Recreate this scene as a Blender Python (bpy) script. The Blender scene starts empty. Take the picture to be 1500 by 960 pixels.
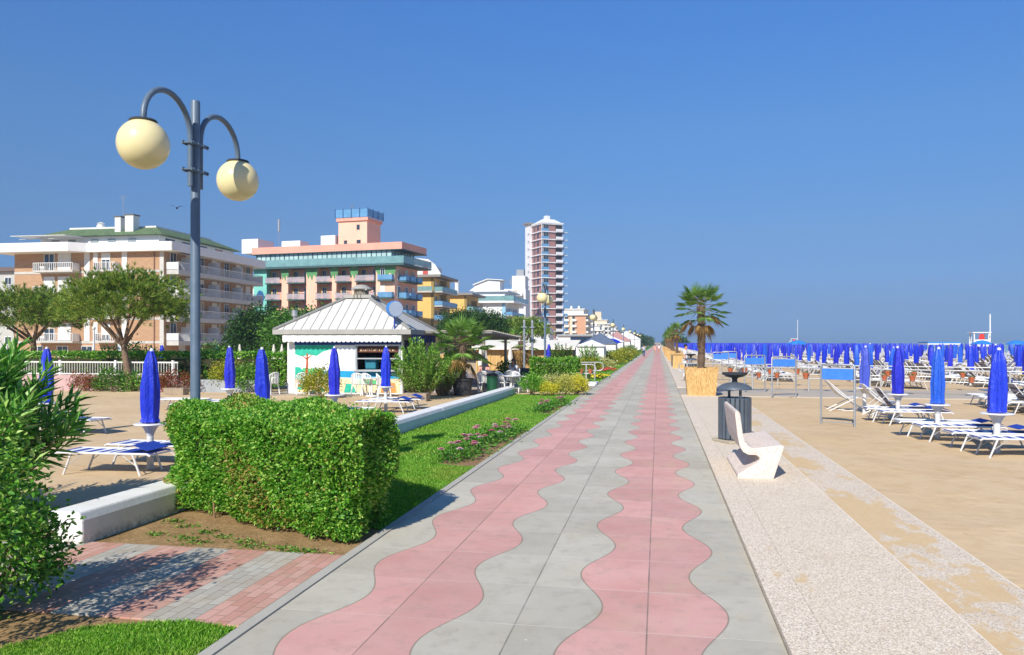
import bpy, bmesh, math, random
import numpy as np
from mathutils import Vector, Matrix
random.seed(7)
RNG = np.random.default_rng(11)
PI = math.pi
scene = bpy.context.scene
COL = scene.collection

# ------------------------------------------------------------------ mesh builder
class MB:
    """Collects shapes; build() links them as ONE mesh object."""
    def __init__(self):
        self.v = []; self.f = []; self.mi = []; self.cur = 0
    def mat(self, i): self.cur = i; return self
    def face(self, *pts):
        n = len(self.v); self.v += [tuple(p) for p in pts]
        self.f.append(tuple(range(n, n + len(pts)))); self.mi.append(self.cur); return self
    def raw(self, vs, fs):
        n = len(self.v); self.v += [tuple(p) for p in vs]
        for f in fs: self.f.append(tuple(i + n for i in f)); self.mi.append(self.cur)
        return self
    def box(self, x0, y0, z0, x1, y1, z1):
        if x0 > x1: x0, x1 = x1, x0
        if y0 > y1: y0, y1 = y1, y0
        if z0 > z1: z0, z1 = z1, z0
        vs = [(x0,y0,z0),(x1,y0,z0),(x1,y1,z0),(x0,y1,z0),(x0,y0,z1),(x1,y0,z1),(x1,y1,z1),(x0,y1,z1)]
        return self.raw(vs, [(0,3,2,1),(4,5,6,7),(0,1,5,4),(1,2,6,5),(2,3,7,6),(3,0,4,7)])
    def obox(self, c, s, rz=0, rx=0, ry=0):
        R = Matrix.Rotation(rz,3,'Z') @ Matrix.Rotation(ry,3,'Y') @ Matrix.Rotation(rx,3,'X')
        hx, hy, hz = s[0]/2, s[1]/2, s[2]/2
        vs = [R @ Vector(p) + Vector(c) for p in ((-hx,-hy,-hz),(hx,-hy,-hz),(hx,hy,-hz),(-hx,hy,-hz),(-hx,-hy,hz),(hx,-hy,hz),(hx,hy,hz),(-hx,hy,hz))]
        return self.raw(vs, [(0,3,2,1),(4,5,6,7),(0,1,5,4),(1,2,6,5),(2,3,7,6),(3,0,4,7)])
    def tube(self, pts, r, n=8, cap=True):
        pts = [Vector(p) for p in pts]; k = len(pts)
        rs = r if isinstance(r, (list, tuple)) else [r]*k
        base = len(self.v); up = None
        for i, p in enumerate(pts):
            t = (pts[min(i+1,k-1)] - pts[max(i-1,0)])
            t = t.normalized() if t.length > 1e-9 else Vector((0,0,1))
            if up is None:
                up = Vector((0,0,1)) if abs(t.z) < .9 else Vector((1,0,0))
            s = t.cross(up)
            if s.length < 1e-6: s = t.cross(Vector((0,1,0)))
            s.normalize(); u = s.cross(t).normalized(); up = u
            for j in range(n):
                a = 2*PI*j/n
                self.v.append(tuple(p + (s*math.cos(a) + u*math.sin(a))*rs[i]))
        for i in range(k-1):
            for j in range(n):
                a = base+i*n+j; b = base+i*n+(j+1)%n
                self.f.append((a, b, b+n, a+n)); self.mi.append(self.cur)
        if cap:
            self.f.append(tuple(base+j for j in range(n))[::-1]); self.mi.append(self.cur)
            self.f.append(tuple(base+(k-1)*n+j for j in range(n))); self.mi.append(self.cur)
        return self
    def lathe(self, prof, n=20, c=(0,0,0), fold=0, nf=7, ph=0, bend=None):
        base = len(self.v); k = len(prof)
        for i, (r, z) in enumerate(prof):
            for j in range(n):
                a = 2*PI*j/n
                rr = r*(1 + fold*math.sin(nf*a + ph + z*1.3)) if fold else r
                dx, dy = bend(z) if bend else (0, 0)
                self.v.append((c[0]+dx+rr*math.cos(a), c[1]+dy+rr*math.sin(a), c[2]+z))
        for i in range(k-1):
            for j in range(n):
                a = base+i*n+j; b = base+i*n+(j+1)%n
                self.f.append((a, b, b+n, a+n)); self.mi.append(self.cur)
        self.f.append(tuple(base+j for j in range(n))[::-1]); self.mi.append(self.cur)
        self.f.append(tuple(base+(k-1)*n+j for j in range(n))); self.mi.append(self.cur)
        return self
    def prism(self, poly, z0, z1):
        n = len(poly)
        vs = [(x,y,z0) for x,y in poly] + [(x,y,z1) for x,y in poly]
        fs = [tuple(range(n))[::-1], tuple(range(n, 2*n))] + [(i,(i+1)%n,(i+1)%n+n,i+n) for i in range(n)]
        return self.raw(vs, fs)
    def extrude(self, poly, axis, a0, a1):
        """poly of (p,q): axis 'x' -> (y,z), axis 'y' -> (x,z)."""
        n = len(poly)
        if axis == 'x': P = lambda p, a: (a, p[0], p[1])
        else: P = lambda p, a: (p[0], a, p[1])
        vs = [P(p,a0) for p in poly] + [P(p,a1) for p in poly]
        fs = [tuple(range(n)), tuple(range(n, 2*n))[::-1]] + [(i,i+n,(i+1)%n+n,(i+1)%n) for i in range(n)]
        return self.raw(vs, fs)
    def ball(self, c, r, n=12, m=8, sz=1.0):
        prof = [(max(1e-4, r*math.sin(PI*i/m)), -r*sz*math.cos(PI*i/m)) for i in range(m+1)]
        return self.lathe(prof, n, c)
    def build(self, name, mats, parent=None, smooth=False, bevel=0, loc=None, fix=True):
        me = bpy.data.meshes.new(name)
        me.from_pydata(self.v, [], self.f)
        if not isinstance(mats, (list, tuple)): mats = [mats]
        for m in mats: me.materials.append(m)
        if len(mats) > 1: me.polygons.foreach_set('material_index', self.mi)
        if fix:
            bm = bmesh.new(); bm.from_mesh(me)
            bmesh.ops.recalc_face_normals(bm, faces=bm.faces[:])
            bm.to_mesh(me); bm.free()
        if smooth:
            me.polygons.foreach_set('use_smooth', [True]*len(me.polygons))
            me.set_sharp_from_angle(angle=math.radians(40))
        o = bpy.data.objects.new(name, me); COL.objects.link(o)
        if parent: o.parent = parent
        if loc: o.location = loc
        if bevel:
            b = o.modifiers.new('Bevel', 'BEVEL'); b.width = bevel; b.segments = 2; b.limit_method = 'ANGLE'
        return o

def tag(o, label, cat, group=None, kind=None):
    o['label'] = label; o['category'] = cat
    if group: o['group'] = group
    if kind: o['kind'] = kind
    return o
def thing(name, label, cat, loc=(0,0,0), rz=0, group=None):
    o = bpy.data.objects.new(name, None); o.empty_display_size = .2; COL.objects.link(o)
    o.location = loc; o.rotation_euler = (0,0,rz)
    return tag(o, label, cat, group)
def struct(o): o['kind'] = 'structure'; return o
KIDS = {}
def copy_tree(o, parent=None):
    c = o.copy(); COL.objects.link(c)
    c.parent = parent
    for ch in o.children: copy_tree(ch, c)
    return c
def dup(root, loc, rz=0, label=None, group=None, scale=None):
    c = copy_tree(root); c.location = loc; c.rotation_euler = (0,0,rz)
    if label: c['label'] = label
    if group: c['group'] = group
    if scale: c.scale = scale if isinstance(scale, tuple) else (scale,)*3
    return c

# ------------------------------------------------------------------ materials
def lin(h):
    h = h.lstrip('#'); out = []
    for i in (0,2,4):
        c = int(h[i:i+2],16)/255
        out.append(c/12.92 if c <= .04045 else ((c+.055)/1.055)**2.4)
    return tuple(out)
class SH:
    def __init__(self, name):
        m = bpy.data.materials.new(name); m.use_nodes = True
        self.m = m; self.nt = m.node_tree; self.bsdf = self.nt.nodes['Principled BSDF']
        self._tc = None
    def n(self, t, **kw):
        nd = self.nt.nodes.new('ShaderNode'+t)
        for k, v in kw.items(): setattr(nd, k, v)
        return nd
    def lk(self, a, b): self.nt.links.new(a, b)
    def put(self, sock, v):
        if hasattr(v, 'is_output') or isinstance(v, bpy.types.NodeSocket): self.lk(v, sock)
        elif isinstance(v, (tuple, list)) and len(v) == 3 and sock.type == 'RGBA': sock.default_value = (*v, 1)
        else: sock.default_value = v
    def tc(self, which='Object'):
        if self._tc is None: self._tc = self.n('TexCoord')
        return self._tc.outputs[which]
    def math(self, op, a, b=None, c=None, clamp=False):
        nd = self.n('Math', operation=op); nd.use_clamp = clamp
        for i, v in enumerate((a,b,c)):
            if v is not None: self.put(nd.inputs[i], v)
        return nd.outputs[0]
    def xyz(self, vec=None):
        nd = self.n('SeparateXYZ'); self.lk(vec if vec is not None else self.tc(), nd.inputs[0]); return nd.outputs
    def comb(self, x=0, y=0, z=0):
        nd = self.n('CombineXYZ')
        for i, v in enumerate((x,y,z)): self.put(nd.inputs[i], v)
        return nd.outputs[0]
    def noise(self, scale, detail=4, rough=.55, vec=None, dist=0):
        nd = self.n('TexNoise'); nd.inputs['Scale'].default_value = scale
        nd.inputs['Detail'].default_value = detail; nd.inputs['Roughness'].default_value = rough
        nd.inputs['Distortion'].default_value = dist
        self.lk(vec if vec is not None else self.tc(), nd.inputs['Vector']); return nd.outputs['Fac']
    def scaled(self, s, vec=None):
        nd = self.n('VectorMath', operation='MULTIPLY'); self.lk(vec if vec is not None else self.tc(), nd.inputs[0])
        nd.inputs[1].default_value = s; return nd.outputs[0]
    def ramp(self, fac, a, b, lo=0.0, hi=1.0):
        nd = self.n('MapRange'); nd.clamp = True
        for i, v in zip(('Value','From Min','From Max','To Min','To Max'), (fac,a,b,lo,hi)): self.put(nd.inputs[i], v)
        return nd.outputs[0]
    def mix(self, fac, a, b, mode='MIX'):
        nd = self.n('Mix', data_type='RGBA', blend_type=mode)
        self.put(nd.inputs['Factor'], fac)
        self.put(nd.inputs[6], a); self.put(nd.inputs[7], b); return nd.outputs[2]
    def bump(self, h, strength=.3, dist=.02):
        nd = self.n('Bump'); nd.inputs['Strength'].default_value = strength; nd.inputs['Distance'].default_value = dist
        self.lk(h, nd.inputs['Height']); self.lk(nd.outputs[0], self.bsdf.inputs['Normal'])
    def out(self, col=None, rough=None, metal=None, spec=None):
        b = self.bsdf.inputs
        if col is not None: self.put(b['Base Color'], col)
        if rough is not None: self.put(b['Roughness'], rough)
        if metal is not None: b['Metallic'].default_value = metal
        if spec is not None: b['Specular IOR Level'].default_value = spec
        return self.m
def dark(c, k): return tuple(x*k for x in c)
def M(name, col, rough=.6, var=.12, scale=3.0, metal=0, bump=0, bscale=40, spec=.4, alpha=1):
    """Painted or plain material with a little uneven wear."""
    s = SH(name); c = lin(col) if isinstance(col, str) else col
    f = s.noise(scale, 5, .6)
    col2 = s.mix(s.ramp(f, .3, .72), dark(c, 1-var), tuple(min(1, x*(1+var*.6)) for x in c))
    s.out(col2, s.ramp(f, .2, .8, max(.03, rough-.08), min(1, rough+.08)), metal, spec)
    if bump: s.bump(s.noise(bscale, 4, .6), bump, .01)
    if alpha < 1: s.bsdf.inputs['Alpha'].default_value = alpha
    return s.m
def leafmat(name, cols, trans=.3, rough=.45, spec=.35):
    """Leaf colours chosen per leaf (random per island), some light shining through."""
    s = SH(name); g = s.n('NewGeometry'); r = g.outputs['Random Per Island']
    cr = s.n('ValToRGB'); s.lk(r, cr.inputs[0]); e = cr.color_ramp.elements
    k = len(cols)
    e[0].position = 0; e[0].color = (*cols[0],1); e[1].position = 1; e[1].color = (*cols[-1],1)
    for i in range(1, k-1):
        q = e.new(i/(k-1)); q.color = (*cols[i],1)
    s.out(cr.outputs[0], rough, 0, spec)
    t = s.n('BsdfTranslucent'); hs = s.n('HueSaturation'); hs.inputs['Saturation'].default_value = 1.1; hs.inputs['Value'].default_value = 1.5
    s.lk(cr.outputs[0], hs.inputs['Color']); s.lk(hs.outputs[0], t.inputs[0])
    mx = s.n('MixShader'); mx.inputs[0].default_value = trans
    s.lk(s.bsdf.outputs[0], mx.inputs[1]); s.lk(t.outputs[0], mx.inputs[2])
    s.lk(mx.outputs[0], s.nt.nodes['Material Output'].inputs[0])
    return s.m

# ------------------------------------------------------------------ leaves
def unit(a): return a/np.maximum(1e-9, np.linalg.norm(a, axis=1, keepdims=True))
def leaf_object(name, P, D, L, W, mat, parent=None, fold=.35, droop=.15, N=None, loc=None):
    """Every leaf a folded four-point blade: base, left, tip, right."""
    n = len(P); P = np.asarray(P, float); D = unit(np.asarray(D, float))
    L = np.broadcast_to(np.asarray(L, float), (n,))[:,None]; W = np.broadcast_to(np.asarray(W, float), (n,))[:,None]
    if N is None: N = RNG.normal(size=(n,3))
    S = unit(np.cross(D, N)); U = np.cross(S, D)
    mid = P + D*L*.45
    tip = P + D*L; tip[:,2] -= (L*droop)[:,0]
    V = np.empty((n,4,3)); V[:,0] = P; V[:,1] = mid - S*W*.5 + U*W*fold; V[:,2] = tip; V[:,3] = mid + S*W*.5 + U*W*fold
    idx = np.arange(n)[:,None]*4
    T = np.concatenate([idx+np.array([[0,1,2]]), idx+np.array([[0,2,3]])], axis=1).reshape(-1)
    me = bpy.data.meshes.new(name)
    me.vertices.add(4*n); me.vertices.foreach_set('co', V.reshape(-1).astype(np.float32))
    me.loops.add(6*n); me.loops.foreach_set('vertex_index', T.astype(np.int32))
    me.polygons.add(2*n); me.polygons.foreach_set('loop_start', np.arange(0, 6*n, 3, dtype=np.int32))
    me.polygons.foreach_set('loop_total', np.full(2*n, 3, np.int32))
    me.update(calc_edges=True); me.validate()
    me.materials.append(mat)
    o = bpy.data.objects.new(name, me); COL.objects.link(o)
    if parent: o.parent = parent
    if loc: o.location = loc
    return o
def rdir(n, up=.3):
    d = RNG.normal(size=(n,3)); d[:,2] += up; return unit(d)
def clump_points(c, rad, nc, per, spread, flat=0.0, seed=None, low=-.5):
    """Leaf clumps through an uneven crown: returns points and outward directions."""
    c = np.array(c); rad = np.array(rad)
    d = unit(RNG.normal(size=(nc*3,3))); d = d[d[:,2] > low][:nc]
    rr = RNG.uniform(.45, 1.0, size=(len(d),1))**.55 * RNG.uniform(.86, 1.12, size=(len(d),1))
    cc = d*rad*rr
    P = np.repeat(cc, per, 0) + RNG.normal(size=(len(d)*per,3))*spread
    D = unit(P/rad) + RNG.normal(size=P.shape)*.7
    return P + c, D
SKY_ALT, SKY_AIR, SKY_DUST, SKY_OZ, SKY_SAT, SKY_STR, SUN_STR = 200, 1.0, .3, 2.0, 1.0, .12, 5.0
SKY_RAMP = [(0.011, (0.071, 0.149, 0.369)), (0.045, (0.084, 0.152, 0.308)), (0.132, (0.136, 0.206, 0.312)), (0.255, (0.169, 0.291, 0.421)), (0.389, (0.172, 0.348, 0.558)), (1, (0.155, 0.313, 0.502))]
EXPOSURE = .2
HAZE_D = .0005
# ------------------------------------------------------------------ sky and sun
SUN_EL, SUN_AZ = math.radians(37), math.atan2(-.20, -.98)     # azimuth measured from +Y towards +X
world = bpy.data.worlds.new('World'); scene.world = world; world.use_nodes = True
wn = world.node_tree
bg = wn.nodes['Background']
sky = wn.nodes.new('ShaderNodeTexSky'); sky.sky_type = 'NISHITA'; sky.sun_disc = False
sky.sun_elevation = SUN_EL; sky.sun_rotation = SUN_AZ % (2*PI)
sky.altitude = SKY_ALT; sky.air_density = SKY_AIR; sky.dust_density = SKY_DUST; sky.ozone_density = SKY_OZ
hsv = wn.nodes.new('ShaderNodeHueSaturation'); hsv.inputs['Saturation'].default_value = SKY_SAT; hsv.inputs['Value'].default_value = 2.05
# the hazy seaside horizon is dimmer than a clear mountain one: ease the sky by height
tcw = wn.nodes.new('ShaderNodeTexCoord'); sep = wn.nodes.new('ShaderNodeSeparateXYZ'); mr = wn.nodes.new('ShaderNodeValToRGB')
mx = wn.nodes.new('ShaderNodeMix'); mx.data_type = 'RGBA'; mx.blend_type = 'MULTIPLY'; mx.inputs['Factor'].default_value = 1
wn.links.new(tcw.outputs['Generated'], sep.inputs[0]); wn.links.new(sep.outputs[2], mr.inputs[0])
er = mr.color_ramp.elements
for i, (p, c) in enumerate(SKY_RAMP):
    e = er[i] if i < 2 else er.new(p)
    e.position = p; e.color = (*c, 1)
wn.links.new(sky.outputs[0], hsv.inputs['Color']); wn.links.new(hsv.outputs[0], mx.inputs[6]); wn.links.new(mr.outputs[0], mx.inputs[7])
wn.links.new(mx.outputs[2], bg.inputs[0]); bg.inputs[1].default_value = SKY_STR
sl = bpy.data.lights.new('sun', 'SUN'); sl.energy = SUN_STR; sl.angle = math.radians(.5); sl.color = (1, .94, .85)
so = bpy.data.objects.new('sun', sl); COL.objects.link(so)
tosun = Vector((math.sin(SUN_AZ)*math.cos(SUN_EL), math.cos(SUN_AZ)*math.cos(SUN_EL), math.sin(SUN_EL)))
so.rotation_euler = tosun.to_track_quat('Z', 'Y').to_euler(); so.location = tosun*50

# ------------------------------------------------------------------ ground materials
def sand_mat():
    s = SH('sand'); big = s.noise(.35, 5, .6); mid = s.noise(2.2, 6, .65); fine = s.noise(60, 3, .6)
    c = s.mix(s.ramp(big, .35, .68), lin('#cdb28b'), lin('#d8c09b'))
    c = s.mix(s.ramp(mid, .48, .75, 0, .5), c, lin('#b3946a'))
    c = s.mix(s.ramp(fine, .35, .75, 0, .28), c, lin('#c5a575'))
    twig = s.noise(9, 4, .75, s.scaled((1, 2.6, 1)), 1.2)
    c = s.mix(s.ramp(twig, .66, .72, 0, .6), c, lin('#6f5234'))
    tw2 = s.noise(26, 3, .6, s.scaled((1,2.2,1)), 1.5); pt = s.noise(.9, 3, .5); c = s.mix(s.math('MULTIPLY', s.ramp(tw2, .68, .72), s.ramp(pt, .5, .62, 0, .6)), c, lin('#6a4d30'))
    s.out(c, .93, 0, .15)
    vor = s.n('TexVoronoi'); vor.inputs['Scale'].default_value = 4.2; s.lk(s.tc(), vor.inputs['Vector'])
    foot = s.ramp(vor.outputs['Distance'], .0, .42)
    h = s.math('ADD', s.math('MULTIPLY', s.math('MULTIPLY', foot, .5), s.ramp(s.noise(.55, 3, .5), .45, .6, .25, 1)), s.math('ADD', s.math('MULTIPLY', mid, .8), s.math('MULTIPLY', fine, .3)))
    s.bump(h, .6, .03); return s.m
def tile_mat():
    s = SH('wave_tiles'); X, Y, Z = s.xyz()
    TX, TY, A = .97, .95, .128
    xx = s.math('ADD', X, .08)
    dx = s.math('SUBTRACT', s.math('FLOORED_MODULO', s.math('ADD', xx, TX), 2*TX), TX)
    wob = s.math('MULTIPLY', s.math('SINE', s.math('MULTIPLY', s.math('SUBTRACT', Y, 6.19-.475), 2*PI/(2*TY))), A)
    d = s.math('ABSOLUTE', s.math('SUBTRACT', dx, wob))
    red = s.ramp(d, .474, .480, 1, 0)
    edge = s.ramp(s.math('ABSOLUTE', s.math('SUBTRACT', d, .481)), .004, .009, 1, 0)
    jx = s.math('PINGPONG', xx, TX/2)                     # distance to the nearest joint
    jy = s.math('PINGPONG', s.math('SUBTRACT', Y, 5.72), TY/2)
    jlx = s.ramp(jx, .003, .008, 1, 0); jly = s.ramp(jy, .003, .007, 1, 0)
    tid = s.n('TexWhiteNoise'); tid.noise_dimensions = '3D'
    s.lk(s.comb(s.math('FLOOR', s.math('DIVIDE', xx, TX)), s.math('FLOOR', s.math('DIVIDE', s.math('SUBTRACT', Y, 5.72), TY)), red), tid.inputs['Vector'])
    rv = s.ramp(tid.outputs['Value'], 0, 1, .86, 1.06)
    g = s.noise(1.3, 6, .62); f = s.noise(140, 2, .5)
    grey = s.mix(s.ramp(g, .3, .7), lin('#bcb6a2'), lin('#cac4b2')); rd = s.mix(s.ramp(g, .3, .7), lin('#d49a8f'), lin('#dfada2'))
    c = s.mix(red, grey, rd)
    c = s.mix(1.0, c, s.comb(rv, rv, rv), 'MULTIPLY')
    c = s.mix(s.ramp(f, .3, .75, 0, .22), c, dark(lin('#a29c94'), .75))
    st = s.noise(5, 5, .7); c = s.mix(s.ramp(st, .5, .78, 0, .5), c, lin('#968a7a'))
    dr = s.noise(1.9, 6, .7, s.scaled((1,.6,1))); c = s.mix(s.math('MULTIPLY', s.ramp(dr, .5, .72, 0, .55), s.ramp(X, -1.2, .9, .15, 1)), c, lin('#c9b188'))
    ck = s.noise(2.6, 3, .5, None, 2.5); c = s.mix(s.ramp(s.math('ABSOLUTE', s.math('SUBTRACT', ck, .62)), 0, .004, .35, 0), c, lin('#6d665c'))
    sp = s.n('TexVoronoi'); sp.inputs['Scale'].default_value = 1.7; s.lk(s.tc(), sp.inputs['Vector'])
    c = s.mix(s.ramp(sp.outputs['Distance'], .012, .02, .7, 0), c, lin('#e6e2da'))
    c = s.mix(s.math('MULTIPLY', edge, .65), c, lin('#7d6c58'))
    c = s.mix(s.math('MULTIPLY', jlx, s.ramp(s.noise(2.2,4), .35, .65, .45, .9)), c, lin('#6e685e')); c = s.mix(s.math('MULTIPLY', jly, s.ramp(s.noise(1.4,3), .35, .65, .1, .65)), c, lin('#dcd6c8'))
    s.out(c, s.ramp(f, .2, .8, .62, .85), 0, .3)
    jj = s.math('MAXIMUM', s.math('MAXIMUM', jlx, jly), edge)
    s.bump(s.math('SUBTRACT', s.math('MULTIPLY', f, .25), jj), .25, .006); return s.m
def aggregate_mat(name, base, sand, edge=None):
    """Washed gravel concrete, with sand blown over part of it."""
    s = SH(name); v = s.n('TexVoronoi'); v.inputs['Scale'].default_value = 95; s.lk(s.tc(), v.inputs['Vector'])
    hs = s.n('SeparateColor'); s.lk(v.outputs['Color'], hs.inputs[0])
    c = s.mix(s.ramp(hs.outputs[0], .1, .9), lin('#d6c3a8'), lin(base))
    c = s.mix(s.ramp(hs.outputs[1], .84, .9, 0, .6), c, lin('#8a7b6c')); c = s.mix(s.ramp(hs.outputs[2], .84, .9, 0, .75), c, lin('#f0e6d8'))
    v2 = s.n('TexVoronoi'); v2.inputs['Scale'].default_value = 150; s.lk(s.tc(), v2.inputs['Vector'])
    h2 = s.n('SeparateColor'); s.lk(v2.outputs['Color'], h2.inputs[0])
    c = s.mix(s.ramp(h2.outputs[0], .55, .95, 0, .5), c, lin('#7d6a58'))
    big = s.noise(.8, 5, .65, s.scaled((1.6, .55, 1))); mid = s.noise(3.5, 5, .7, s.scaled((1.3, 1, 1)))
    X, Y, Z = s.xyz()
    m = s.math('ADD', s.math('MULTIPLY', big, .7), s.math('MULTIPLY', mid, .3))
    if sand < .5: m = s.math('SUBTRACT', m, s.math('MULTIPLY', s.math('SUBTRACT', X, 2.5), .17))
    m = s.ramp(m, sand, sand+.05)
    tint = s.noise(22, 4, .6); sc = s.mix(s.ramp(tint, .3, .7), lin('#cdb083'), lin('#d6b98c'))
    c = s.mix(s.math('MULTIPLY', m, .93), c, sc)
    c = s.mix(s.ramp(s.noise(1.1, 4, .6), .5, .8, 0, .25), c, lin('#b59a76'))
    if edge:
        ed = s.math('MINIMUM', s.math('SUBTRACT', X, edge[0]), s.math('SUBTRACT', edge[1], X)); ew = s.math('MULTIPLY', s.noise(6,3), .03)
        c = s.mix(s.math('MULTIPLY', s.math('LESS_THAN', ed, ew), .75), c, lin('#e9dcc8'))
    s.out(c, .88, 0, .25); s.bump(s.math('MULTIPLY', v.outputs['Distance'], s.math('SUBTRACT', 1, m)), .35, .006); return s.m
def path_mat():
    s = SH('brick_stripes'); X, Y, Z = s.xyz()
    bx = s.math('DIVIDE', s.math('SUBTRACT', -3.06, X), .10); row = s.math('FLOOR', bx)
    off = s.math('MULTIPLY', s.math('FLOORED_MODULO', row, 2), .5)
    by = s.math('ADD', s.math('DIVIDE', Y, .22), off)
    jx = s.math('PINGPONG', bx, .5); jy = s.math('PINGPONG', by, .5)
    j = s.math('MAXIMUM', s.ramp(jx, .03, .06, 1, 0), s.ramp(jy, .015, .03, 1, 0))
    stripe = s.math('FLOORED_MODULO', s.math('FLOOR', s.math('DIVIDE', row, 4)), 2)
    w = s.n('TexWhiteNoise'); s.lk(s.comb(row, s.math('FLOOR', by), 0), w.inputs['Vector'])
    red = s.mix(w.outputs['Value'], lin('#bd8878'), lin('#cfa394')); gr = s.mix(w.outputs['Value'], lin('#aaa69a'), lin('#bdb9ac'))
    c = s.mix(stripe, red, gr); c = s.mix(s.ramp(s.noise(2.5, 5, .7), .42, .72, 0, .55), c, lin('#a58f74'))
    c = s.mix(s.math('MULTIPLY', j, .55), c, lin('#85755f')); s.out(c, .8, 0, .3)
    s.bump(s.math('SUBTRACT', s.math('MULTIPLY', s.noise(70), .3), j), .5, .006); return s.m
def soil_mat():
    s = SH('soil'); a = s.noise(3, 6, .7); b = s.noise(30, 4, .65)
    c = s.mix(s.ramp(a, .3, .7), lin('#8b6f49'), lin('#b3946a')); c = s.mix(s.ramp(b, .4, .75, 0, .6), c, lin('#5c4830'))
    s.out(c, .95, 0, .15); s.bump(s.math('ADD', a, s.math('MULTIPLY', b, .5)), .8, .03); return s.m
def lawn_mat():
    s = SH('turf'); a = s.noise(1.2, 5, .6); b = s.noise(45, 3, .6)
    c = s.mix(s.ramp(a, .3, .7), lin('#3f6f16'), lin('#5a8c22')); c = s.mix(s.ramp(b, .4, .7, 0, .5), c, lin('#2f4f12'))
    s.out(c, .9, 0, .2); s.bump(b, .7, .03); return s.m
def concrete_mat(name, col, sand=.62):
    s = SH(name); a = s.noise(1.1, 6, .65); b = s.noise(60, 3, .6); c0 = lin(col)
    c = s.mix(s.ramp(a, .3, .7), dark(c0, .86), c0); c = s.mix(s.ramp(b, .35, .75, 0, .3), c, dark(c0, .6))
    c = s.mix(s.ramp(s.noise(.6, 5, .7), sand, sand+.1, 0, .85), c, lin('#d3b789'))
    s.out(c, .85, 0, .25); s.bump(b, .25, .005); return s.m
def sea_mat():
    s = SH('sea_water'); a = s.noise(.05, 4, .6, s.scaled((1, .3, 1)))
    c = s.mix(a, lin('#7fa3ac'), lin('#93b3b8')); s.out(c, .35, 0, .3)
    s.bump(s.noise(.8, 4, .6), .3, .1); return s.m

SAND = sand_mat(); WHITE = M('white_paint', '#e4e3de', .55, .06, 4, bump=.15, bscale=30)
SOIL = soil_mat(); LAWN = lawn_mat()

def sheet(name, x0, y0, x1, y1, z, mat, t=None):
    b = MB()
    if t: b.box(x0, y0, z-t, x1, y1, z)
    else: b.face((x0,y0,z),(x1,y0,z),(x1,y1,z),(x0,y1,z))
    return struct(b.build(name, mat))

# sand: one sheet to the horizon, gently uneven close to the camera
def sand_sheet():
    xs = np.unique(np.concatenate([[-9000,-3000,-1000,-300,-120,-60], np.arange(-40, -6.3, .42), [-6.3,-2, 2.4], np.arange(2.9, 32, .42), [45, 60, 90, 300, 1000, 9000]]))
    ys = np.unique(np.concatenate([[-60,-20,-5], np.arange(0, 44, .42), [50, 70,110,200,400,900,2500,9000]]))
    gx, gy = np.meshgrid(xs, ys); rough = RNG.normal(size=gx.shape)*.016
    r2 = RNG.normal(size=gx.shape); r2 = (r2+np.roll(r2,1,0)+np.roll(r2,1,1)+np.roll(r2,(1,1),(0,1)))/4; r3 = sum(np.roll(r2,(i,j),(0,1)) for i in range(4) for j in range(4))/6
    hz = rough*.45 + r2*.012 + r3*.014
    inside = ((gx < -6.8) & (gx > -38) | (gx > 3.2) & (gx < 30)) & (gy > .5) & (gy < 42)
    # level where paving and slabs lie on it
    flat = (gx > -16) & (gx < -6) & (gy > 29.5) | (gx > 2) & (gx < 17) & (gy > 30.6) & (gy < 37.5) | (gx < -6) & (gy > 4.6) & (gy < 7.8) & (gx > -9.2)
    gz = np.where(inside & ~flat, np.maximum(hz, -.06), 0) - .03
    ny, nx = gx.shape
    vs = np.stack([gx, gy, gz], -1).reshape(-1,3)
    fs = [(j*nx+i, j*nx+i+1, (j+1)*nx+i+1, (j+1)*nx+i) for j in range(ny-1) for i in range(nx-1)]
    b = MB(); b.v = [tuple(v) for v in vs]; b.f = fs; b.mi = [0]*len(fs)
    return struct(b.build('beach_sand', SAND, smooth=True, fix=False))
sand_sheet()
sheet('promenade', -2.93, -6, .86, 900, 0.0, tile_mat(), .10)
sheet('edging_kerb', -3.03, -6, -2.933, 900, .014, concrete_mat('edging_concrete', '#b9b5a8', .75), .15)
AGG0 = aggregate_mat('kerb_gravel', '#f6e9d4', .60, (.5,1.6)); AGG1 = aggregate_mat('washed_gravel', '#f3e5cd', .60, (.9,2.235)); AGG2 = aggregate_mat('washed_gravel_drifted', '#eaddc8', .475, (2.0,3.02))
for (y0, y1) in ((-6, 31.6), (36.9, 900)):
    sheet('kerb_slab', .868, y0, 1.152, y1, .046, AGG0, .2)
    sheet('gravel_slab', 1.158, y0, 2.235, y1, .040, AGG1, .2)
    sheet('outer_slab', 2.242, y0, 3.02, y1, .018, AGG2, .2)
CONC = concrete_mat('path_concrete', '#bdb2a2', .56)
sheet('beach_path', .868, 31.62, 17, 36.88, .012, CONC, .2)
sheet('cross_path', -30, 34.6, -3.04, 38.4, -.004, CONC, .2)
sheet('terrace_paving', -10.2, 30.9, -5.95, 34.58, -.002, concrete_mat('terrace_concrete', '#a8958a', .75), .1)
sheet('terrace_paving', -13.5, 38.42, -5.3, 52, -.002, bpy.data.materials['terrace_concrete'], .1)
sheet('kiosk_apron', -16.2, 28.7, -10.24, 35.5, -.006, concrete_mat('apron_concrete', '#b5a591', .6), .06)
sheet('brick_path', -9.0, 5.33, -3.036, 7.28, .0, path_mat(), .1)
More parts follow.
